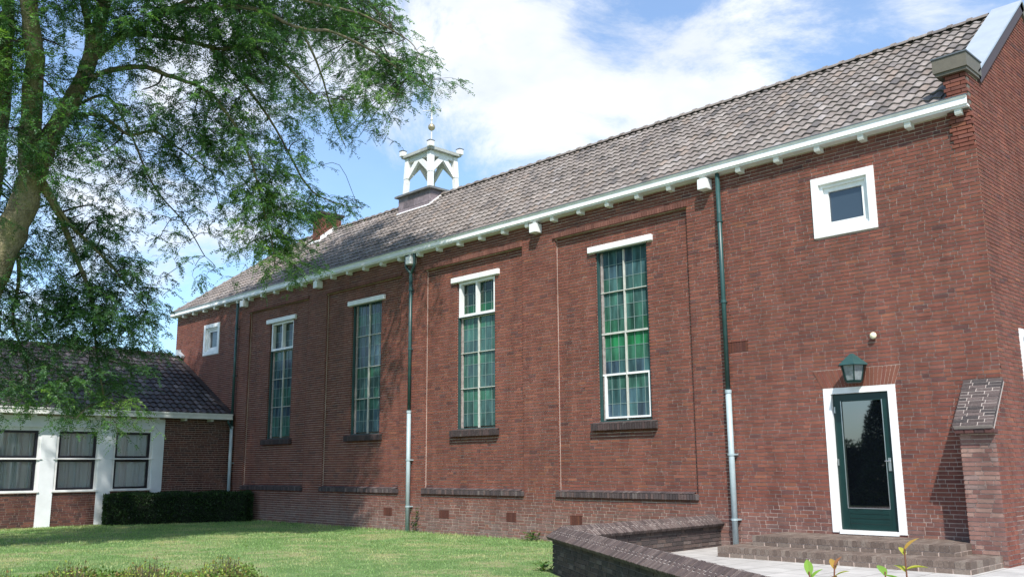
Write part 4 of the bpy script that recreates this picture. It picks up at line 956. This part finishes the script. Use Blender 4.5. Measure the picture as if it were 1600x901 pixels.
for (u, v, d, s, wgt, tint) in CL:
    c = np.array(ray(u, v, d)); sp_ = s*PXM
    # feeder branch from the closest limb
    dist = np.linalg.norm(nodeP-c, axis=1)+np.maximum(0, c[2]-nodeP[:, 2]+.2)*.3
    i = int(np.argmin(dist)); p0 = Vector(nodeP[i]); p1 = Vector(c); Ld = (p1-p0).length
    side = Vector([G.gauss(0, .10*Ld) for _ in range(3)])
    if Ld > .15:
        pth = smooth_path([p0, p0.lerp(p1, .35)+side+Vector((0, 0, .10*Ld)), p0.lerp(p1, .7)+side*.6+Vector((0, 0, .06*Ld)), p1], 3)
        twigs.tube(pth, list(np.linspace(min(.028, nodeR[i]*.7), .007, len(pth))), 5, caps=False)
    nt_ = max(3, int((14.5 if u > 330 and -60 < v < 210 else 19)*wgt*(s/30)**1.3)); d_up = 16*PXM if u > 330 else 0; c = c+np.array([0, 0, d_up])
    for k in range(nt_):
        st_ = c+rng.normal(0, 1, 3)*sp_*np.array([.55, .55, .38]); hdir = rng.normal(0, 1, 3); ou = st_-c; ou = ou/max(1e-6, np.linalg.norm(ou)); hdir = hdir*.45+ou*.9; hdir[2] = min(hdir[2], .15)*.6-.22; hdir = hdir/np.linalg.norm(hdir)
        hdir = hdir+np.array([.22, .28, 0]); hdir /= np.linalg.norm(hdir)
        ln = rng.uniform(.28, .62); pts = [st_+hdir*ln*q+np.array([0, 0, -.22*ln*q*q]) for q in (0, .33, .66, 1)]
        twigs.tube(smooth_path([c*.75+st_*.25, pts[0], pts[1], pts[3]], 2), [.005, .0045, .004, .0035, .003, .0025, .002], 3, caps=False)
        nf = rng.integers(8, 13); q = np.sort(rng.uniform(.05, 1, nf)); bpos = st_+hdir*ln*q[:, None]+np.array([0, 0, -.22*ln])*(q**2)[:, None]
        dr = unit(rng.normal(0, 1, (nf, 3))*np.array([1, 1, .45])+hdir*.7+np.array([0, 0, -.15]))
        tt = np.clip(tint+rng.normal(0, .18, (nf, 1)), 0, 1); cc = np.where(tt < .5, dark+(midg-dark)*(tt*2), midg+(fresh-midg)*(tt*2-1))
        fronds(LV, bpos, dr, rng.uniform(.13, .22, nf), npair=6, cols=cc*rng.uniform(.75, 1.3, (nf, 1)), lw=.0115, ll=.050)
limbs.build('trunk', M_bark, tree, smooth=True); twigs.build('branches', M_twig, tree)
LV.build('crown', M_leaf, tree)

# ============================================================ CLIPPED HEDGE
def leafbox(L, P, U, V, W, n, size, pal, shell=.12, bulge=.03):
    """leaves on the shell of a box (top and sides), slightly uneven"""
    P, U, V, W = map(np.array, (P, U, V, W)); lu, lv, lw_ = [np.linalg.norm(x) for x in (U, V, W)]
    areas = np.array([lu*lv, lu*lw_, lu*lw_, lv*lw_, lv*lw_]); areas /= areas.sum(); f = rng.choice(5, n, p=areas)
    a, b_, c = rng.uniform(0, 1, n), rng.uniform(0, 1, n), rng.uniform(0, 1, n); depth = rng.exponential(shell*.35, n)
    pu = np.where(f == 3, depth/lu, np.where(f == 4, 1-depth/lu, a)); pv = np.where(f == 1, depth/lv, np.where(f == 2, 1-depth/lv, b_)); pw = np.where(f == 0, 1-depth/lw_, c)
    pos = P+pu[:, None]*U+pv[:, None]*V+pw[:, None]*W
    nr_ = np.zeros((n, 3)); nr_[f == 0] = W/lw_; nr_[f == 1] = -V/lv; nr_[f == 2] = V/lv; nr_[f == 3] = -U/lu; nr_[f == 4] = U/lu
    pos += nr_*(bulge*np.sin(pos[:, :1]*5+pos[:, 1:2]*4)+rng.uniform(-.01, .03, (n, 1)))
    d = unit(nr_*.7+rng.normal(0, .6, (n, 3))); sd_ = unit(np.cross(d, rng.normal(0, 1, (n, 3)))); l = size*rng.uniform(.7, 1.4, (n, 1)); w_ = l*.32
    Q = np.stack([pos, pos+d*l*.5-sd_*w_, pos+d*l, pos+d*l*.5+sd_*w_], 1); idx = rng.integers(0, len(pal), n)
    L.add(Q, np.array(pal)[idx]*rng.uniform(.7, 1.3, (n, 1)))
hp = [(-22.15, -3.95), (-20.35, -.25)]
hd = empty('clipped_hedge', (-21.6, -2, -.47), 'dark box shaped clipped hedge in front of the annex windows', 'hedge')
P = np.array([-22.05, -4.0, -.47]); U = np.array([1.35, 3.75, 0]); V = np.array([-.86, .31, 0]); Wz = np.array([0, 0, .82])
L_ = Leaves(); leafbox(L_, P+V*0, U, V, Wz, 26000, .045, [(.016, .040, .012), (.022, .052, .014), (.04, .085, .02), (.012, .028, .010)]); L_.build('foliage', M_hedge, hd)
m = MB(); m.obox(P+V*.95+U*.03, Vector(U)*.94, Vector((-V[0], -V[1], 0))*.9, (0, 0, .74), (.01, .016, .008)); m.build('stem_mass', mat('hedge_core', (.010, .016, .007), 1, noise=[(14, .5, 1.5)]), hd)

# foreground shrubs -----------------------------------------------------
fh = empty('low_front_hedge', (-1.2, -12.1, -.47), 'low clipped hedge with reddish yellow young tips at the bottom left edge', 'hedge')
a_, b_ = np.array(ray(-60, 905, 6.0)), np.array(ray(398, 905, 6.0)); L_ = Leaves(); W_ = Leaves()
a_[2] = b_[2] = -.47; U = b_-a_; Vn = np.array([-U[1], U[0], 0]); Vn = Vn/np.linalg.norm(Vn)
if Vn[0] > 0: Vn = -Vn
topz = .40+.47
leafbox(L_, a_-Vn*.35, U, Vn*.7, np.array([0, 0, topz]), 60000, .019, [(.10, .17, .03), (.13, .19, .04), (.07, .13, .025), (.16, .13, .04), (.11, .18, .035)], shell=.2)
n = 1500; q = rng.uniform(0, 1, (n, 1)); r2 = rng.uniform(-.35, .35, (n, 1)); bp_ = a_+U*q+Vn*r2+np.array([0, 0, topz-.03]); hgt = rng.uniform(.02, .10, (n, 1))*(1+.5*np.sin(q*23))
tips = MB()
for k in range(n):
    p = Vector(bp_[k]); e_ = p+Vector((rng.normal(0, .018), rng.normal(0, .018), float(hgt[k, 0]))); tips.tube([p-Vector((0, 0, .05)), e_], [.0015, .001], 3, caps=False)
    nl = 7; tt = rng.uniform(.1, 1, (nl, 1)); pos = np.array(p)+(np.array(e_)-np.array(p))*tt; d = unit(rng.normal(0, .7, (nl, 3))+np.array([0, 0, .7])); sd_ = unit(np.cross(d, rng.normal(0, 1, (nl, 3)))); l = rng.uniform(.009, .019, (nl, 1))
    cc = np.array([(.25, .29, .05), (.22, .15, .05), (.16, .25, .05), (.21, .28, .05)])[rng.integers(0, 4)]*np.ones((nl, 1)); W_.add(np.stack([pos, pos+d*l*.5-sd_*l*.3, pos+d*l, pos+d*l*.5+sd_*l*.3], 1), cc*rng.uniform(.7, 1.3, (nl, 1)))
L_.build('foliage', M_hedge, fh); W_.build('young_tips', M_hedge, fh); tips.build('stem', M_twig, fh)
m = MB(); m.obox(a_-Vn*.28, Vector(U), Vector(Vn)*.56, (0, 0, topz-.1), (.02, .03, .01)); m.build('stem_mass', bpy.data.materials['hedge_core'], fh)

def leaf_blade(mb, p, d, up, l, w_, c, cup=.25):
    p, d, up = Vector(p), Vector(d).normalized(), Vector(up); s = d.cross(up).normalized(); n_ = s.cross(d).normalized(); prev = None
    for i in range(7):
        t_ = i/6; wd = w_*math.sin(math.pi*min(1, t_*.93+.05))**.8; ctr = p+d*l*t_-n_*(.25*l*t_*t_); L1 = ctr-s*wd+n_*wd*cup; R1 = ctr+s*wd+n_*wd*cup
        if prev: mb.quad(prev[0], prev[1], ctr, L1, c); mb.quad(prev[1], prev[2], R1, ctr, tuple(x*.92 for x in c))
        prev = (L1, ctr, R1)
def seedling(u, v, dist, name, label, stems, seed):
    rs = random.Random(seed); top = ray(u, v, dist); root = empty(name, (top.x, top.y, -.47), label, 'shrub', None); mL = MB(); mS = MB()
    for (du, dv, leaves) in stems:
        tp = ray(u+du, v+dv, dist+rs.uniform(-.08, .08)); b0 = Vector((top.x+rs.uniform(-.05, .05), top.y+rs.uniform(-.05, .05), -.47))
        mS.tube(smooth_path([b0, b0.lerp(tp, .5)+Vector((rs.uniform(-.03, .03), rs.uniform(-.03, .03), 0)), tp], 4), list(np.linspace(.007, .0022, 9)), 6)
        for k, (h, l, az, pit, c) in enumerate(leaves):
            p = b0.lerp(tp, h); mL.__class__; leaf_blade(mL, p, (math.cos(az)*math.cos(pit), math.sin(az)*math.cos(pit), math.sin(pit)), (0, 0, 1), l*1.05, l*.25, tuple(x*.85 for x in c), .35)
        for k in range(26):
            h = rs.uniform(.25, .93); p = b0.lerp(tp, h); az = rs.uniform(0, 6.28); leaf_blade(mL, p, (math.cos(az), math.sin(az), rs.uniform(.1, .9)), (0, 0, 1), rs.uniform(.035, .06), .013, (.12*rs.uniform(.7, 1.2), .20*rs.uniform(.8, 1.2), .03))
    mL.build('leaves', M_hedge, root, smooth=True); mS.build('stem', mat('red_stem_'+str(seed), (.16, .06, .035), .6), root)
Y = (.42, .40, .05); OR = (.40, .24, .05); GR = (.20, .34, .05); RD = (.30, .13, .06)
seedling(1405, 862, 2.9, 'yellow_leaf_shrub', 'upright shrub shoot with yellow orange tip leaves below the door', [(8, -6, [(.995, .05, .8, .9, OR), (.985, .035, 2.4, .8, Y), (.955, .055, .6, .35, Y), (.95, .05, 2.6, .5, Y), (.925, .06, 3.6, .6, GR), (.92, .06, 5.3, .2, GR), (.91, .055, 1.6, .3, GR), (.90, .06, .2, .5, GR), (.90, .06, 2.9, .4, GR), (.895, .06, 4.2, .5, GR), (.89, .055, 1.0, .7, Y)]), (-22, 30, [(.99, .05, 2.4, .7, GR), (.97, .045, .4, .6, GR), (.96, .04, 4.4, .4, Y)])], 3)
seedling(1300, 884, 2.9, 'yellow_leaf_shrub', 'short shrub shoot with red and yellow tip at the paving, left of the taller shoot', [(4, -2, [(.995, .035, 1.0, 1.1, RD), (.99, .04, 2.3, .9, OR), (.975, .04, .3, .6, Y), (.97, .035, 5, .5, RD)]), (-36, 8, [(.99, .05, 2.2, 1.1, GR), (.98, .045, .9, .9, GR)])], 4)

# weeds at the foot of the wall ------------------------------------------
def weed(x, y, name, label, hgt, nleaf, spread, seed):
    rs = random.Random(seed); root = empty(name, (x, y, -.47), label, 'weed'); mL = MB()
    for k in range(nleaf):
        az = rs.uniform(0, 6.28); r_ = rs.uniform(0, spread); z = -.47+hgt*rs.random()
        leaf_blade(mL, (x+math.cos(az)*r_, y+math.sin(az)*r_*.6-.02, z), (math.cos(az), math.sin(az)-.3, rs.uniform(.1, 1)), (0, 0, 1), rs.uniform(.04, .09), .022, (.07*rs.uniform(.7, 1.4), .14*rs.uniform(.7, 1.3), .03))
    mS = MB(); mS.tube([(x, y, -.48), (x+.02, y, -.47+hgt)], [.006, .002], 5); mL.build('leaves', M_hedge, root); mS.build('stem', M_twig, root)
weed(-13.2, -.10, 'wall_weed', 'tall thin weed at the wall foot beside the middle downpipe', .55, 46, .08, 1)
weed(-9.3, -.14, 'wall_weed', 'leafy green weed at the wall foot near the garden wall', .16, 60, .22, 2)
weed(-5.25, -4.05, 'wall_weed', 'small bright green weed at the outer foot of the garden wall corner', .12, 46, .2, 3)
weed(-.08, -.62, 'wall_weed', 'tiny weed in the paving at the buttress foot', .05, 16, .06, 4)
bpy.data.objects['wall_weed.003'].location.z = -.47

# ============================================================ GRASS
n = 230000
gx = rng.uniform(-22.6, 6.5, n); gy = rng.uniform(-13.0, -.02, n)
az_ = np.arctan2(-(gx-CAMP.x), gy-CAMP.y)
Gv = np.array([GD.x, GD.y]); rel = np.stack([gx-A1.x, gy-A1.y], 1); side_ = rel[:, 0]*(-Gv[1])+rel[:, 1]*Gv[0]
ok = (gx < -5.08) | (side_ < -.16)
ok &= ~((side_ > -.16) & (gx > -5.08))
ok &= (az_ > R(17)) & (az_ < R(76)) & (np.hypot(gx-CAMP.x, gy-CAMP.y) > 4)
gx, gy = gx[ok], gy[ok]; n = len(gx)
dcam = np.hypot(gx-CAMP.x, gy-CAMP.y)
sizeg = .015+.0007*dcam
base = np.stack([gx, gy, np.full(n, -.477)], 1); az2 = rng.uniform(0, 6.28, n)
hd_ = np.stack([np.cos(az2), np.sin(az2), np.zeros(n)], 1); lean = rng.uniform(.2, 1.1, (n, 1))
dirg = unit(np.array([0, 0, 1.])+hd_*lean); sdg = np.stack([-np.sin(az2), np.cos(az2), np.zeros(n)], 1); l = (sizeg*rng.uniform(.6, 1.4, n))[:, None]; wd = l*.14
edge = (gy > -.35)[:, None]; l = np.where(edge, l*1.8, l)
Q = np.stack([base-sdg*wd, base+sdg*wd, base+dirg*l+sdg*wd*.2, base+dirg*l-sdg*wd*.2], 1)
patch = 1.25*np.clip(.5+.5*np.sin(gx*1.7+np.sin(gy*1.3)*2)*np.sin(gy*2.1+gx*.6), 0, 1)**2
dry = (patch[:, None]*.55+rng.uniform(-.25, .35, (n, 1))).clip(0, 1)
cg = np.array([.18, .31, .10])*(1-dry)+np.array([.44, .42, .21])*dry
LG = Leaves(); LG.add(Q, cg*rng.uniform(.7, 1.3, (n, 1))); go = LG.build('grass', M_grassblade); struct(go, 'stuff')

# ============================================================ what the door glass mirrors (across the garden)
bt_ = empty('yew_tree', (-9.6, -18.2, -.47), 'dark dense yew standing across the garden, mirrored in the door glass', 'tree')
L_ = Leaves(); n = 16000; h = rng.uniform(0, 1, n)**.8; th = rng.uniform(0, 6.28, n); rad = 1.35*(1-h)**.6*(1+.15*np.sin(th*3+h*9))*np.sqrt(rng.uniform(.5, 1, n))
pos = np.stack([-9.6+rad*np.cos(th), -18.2+rad*np.sin(th), -.3+4.2*h], 1); d = unit(rng.normal(0, 1, (n, 3))); sd_ = unit(np.cross(d, rng.normal(0, 1, (n, 3)))); l = .12
L_.add(np.stack([pos, pos+d*l*.5-sd_*.03, pos+d*l, pos+d*l*.5+sd_*.03], 1), np.array([[.012, .03, .01]])*rng.uniform(.6, 1.4, (n, 1))); L_.build('crown', M_hedge, bt_)
m = MB(); m.tube([(-9.6, -18.2, -.5), (-9.6, -18.2, 2.6)], [.14, .04], 8); m.build('trunk', M_twig, bt_)
rh = empty('far_hedge', (-12, -20, -.47), 'tall dark hedge across the garden, mirrored in the lower door glass', 'hedge')
L_ = Leaves(); leafbox(L_, (-22, -21, -.47), (18, 0, 0), (0, 1.0, 0), (0, 0, 2.3), 16000, .12, [(.012, .03, .01), (.02, .045, .014)], bulge=.1); L_.build('foliage', M_hedge, rh)
m = MB(); m.box(-21.9, -4.1, -20.9, -20.1, -.47, 1.7, (.01, .02, .01)); m.build('stem_mass', bpy.data.materials['hedge_core'], rh)
